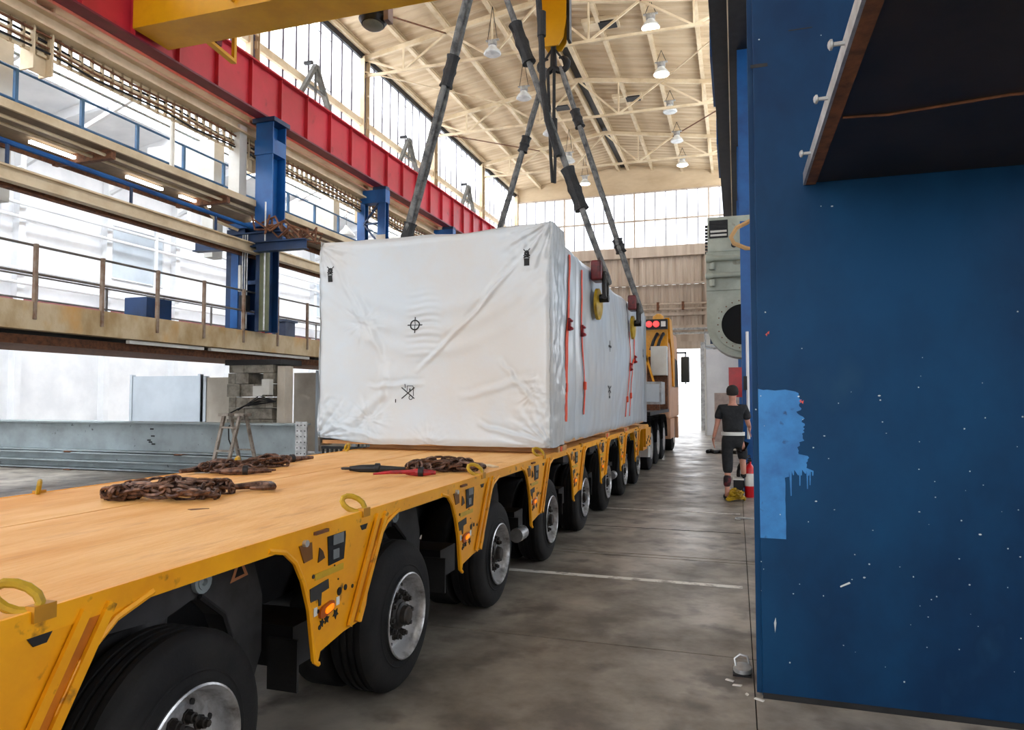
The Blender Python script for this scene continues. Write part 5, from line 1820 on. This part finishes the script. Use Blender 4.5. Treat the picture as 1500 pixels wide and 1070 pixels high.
for s_ in (-1, 1):
    MB().lathe([(-.01, 0), (-.008, .022), (.008, .026), (.01, 0)], (s_ * .083, .02, 1.67), (s_, 0, 0), 10).build('ear', SKIN, pz, org=(0, 0, 0)).location = (0, 0, 0)
MB().prism([(-.012, .10, 1.655), (.012, .10, 1.655), (0, .10, 1.70)], (0, .03, -.004)).build('nose', SKIN, pz, org=(0, 0, 0)).location = (0, 0, 0)

# step the raised foot rests upon
t = thing('step_box', (.02, 12.0, 0), 'white-topped dark step box at the man\'s raised foot', 'box')
MB().bb(-.06, .09, 11.82, 12.1, 0.0, .28).build('body', DARK, t)
MB().bb(-.07, .10, 11.81, 12.11, .28, .3).build('lid', LABEL, t)

# extinguisher, hose, yellow heap
t = thing('fire_extinguisher', (.2, 12.1, 0), 'red fire extinguisher with white label at the near blue column', 'extinguisher')
ex, ey = .19, 11.95
MB().lathe([(0, .07), (.02, .08), (.44, .08), (.5, .05), (.53, .025), (.57, .025)], (ex, ey, 0), (0, 0, 1), 20).build('cylinder', EXRED, t)
MB().lathe([(.18, .0812), (.38, .0812)], (ex, ey, 0), (0, 0, 1), 20, cap=False).build('label_band', LABEL, t)
MB().bb(ex - .03, ex + .03, ey - .06, ey + .02, .57, .6).bb(ex - .02, ex + .02, ey - .08, ey, .61, .63).build('valve_handle', DARK, t)
MB().tube([(ex, ey - .02, .56), (ex - .08, ey - .02, .52), (ex - .1, ey - .02, .35), (ex - .09, ey - .03, .15)], .012, 6).build('hose', DARK, t)
t = thing('coiled_hose', (.05, 11.6, 0), 'black hose loop hanging from the post beside the extinguisher', 'hose')
pts = []
for k in range(40):
    a = k * .42
    pts.append((.09 + (.075 + .01 * math.sin(k)) * math.cos(a), 12.08 + .003 * k, .36 + .17 * math.sin(a)))
MB().tube(pts, .022, 7).build('hose', BLACK, t)
MB().tube([(.09, 12.1, .5), (.15, 12.3, .6), (.2, 12.48, .62)], .015, 6).build('holder', DARK, t)
t = thing('yellow_chain_heap', (-.04, 11.6, 0), 'heap of yellow chain on the floor by the man\'s foot', 'chain')
m = MB()
rr_ = random.Random(2)
prev = None
for k in range(110):
    a = k * .37
    p = Vector((-.02 + .13 * math.cos(a) * (1 - k / 200), 11.42 + .12 * math.sin(a * 1.3), .02 + k * .0013 + .01 * rr_.random()))
    if prev is not None:
        link(m, (p + prev) / 2, p - prev, (rr_.uniform(-1, 1), rr_.uniform(-1, 1), .5), .07, .02, .008)
    prev = p
tag(m.build('chain_links', TRYEL, t), kind='stuff')
tag(MB().tube([(-.80, 20.9, .04), (-.7, 21.1, .05), (-.6, 20.8, .04), (-.45, 21.0, .04), (-.35, 20.7, .04), (-.2, 20.9, .04), (0, 20.8, .04)], .06, 8).build('cable_bundle', BLACK), 'black cable bundle on the floor beyond the man', 'cable')

# junk at foot of the near column
t = thing('broken_lamp', (.03, 4.35, 0), 'broken white metal lamp fitting lying at the near column foot', 'fitting')
MB().lathe([(0, .05), (.01, .055), (.03, .05), (.035, .03)], (.015, 4.36, .012), (0, -.2, 1), 14).build('cup', ALU, t)
MB().tube([(-.02, 4.35, .03), (-.03, 4.36, .08), (.0, 4.37, .105), (.04, 4.36, .1), (.05, 4.36, .06)], .007, 6).build('bow', ALU, t)
MB().bb(-.04, .06, 4.3, 4.44, 0, .012).build('base', DARK, t)
for i, (x, y, l, a) in enumerate(((-.06, 4.22, .045, .4), (-.02, 4.16, .045, .0), (.09, 4.0, .05, .5), (.03, 4.05, .02, 1))):
    c, s2_ = math.cos(a), math.sin(a)
    q = MB().prism([(x - l * c / 2, y + l * s2_ / 2, .0), (x + l * c / 2, y - l * s2_ / 2, 0), (x + l * c / 2 + .008, y - l * s2_ / 2 + .015, 0), (x - l * c / 2 + .008, y + l * s2_ / 2 + .015, 0)], (0, 0, .006))
    tag(q.build('paper_scrap', LABEL), 'white scrap on the floor by the near column foot, %s' % ('farthest left', 'second from left', 'right under the column corner', 'tiniest')[i], 'scrap', 'white scraps by the column foot')
tag(MB().tube([(.03, 9.6, .02), (-.03, 9.62, .02), (-.03, 9.72, .02), (.06, 9.75, .02), (.2, 9.72, .02)], .012, 6).build('floor_hook', ALU), 'metal loop on the floor halfway along the right edge', 'hook')
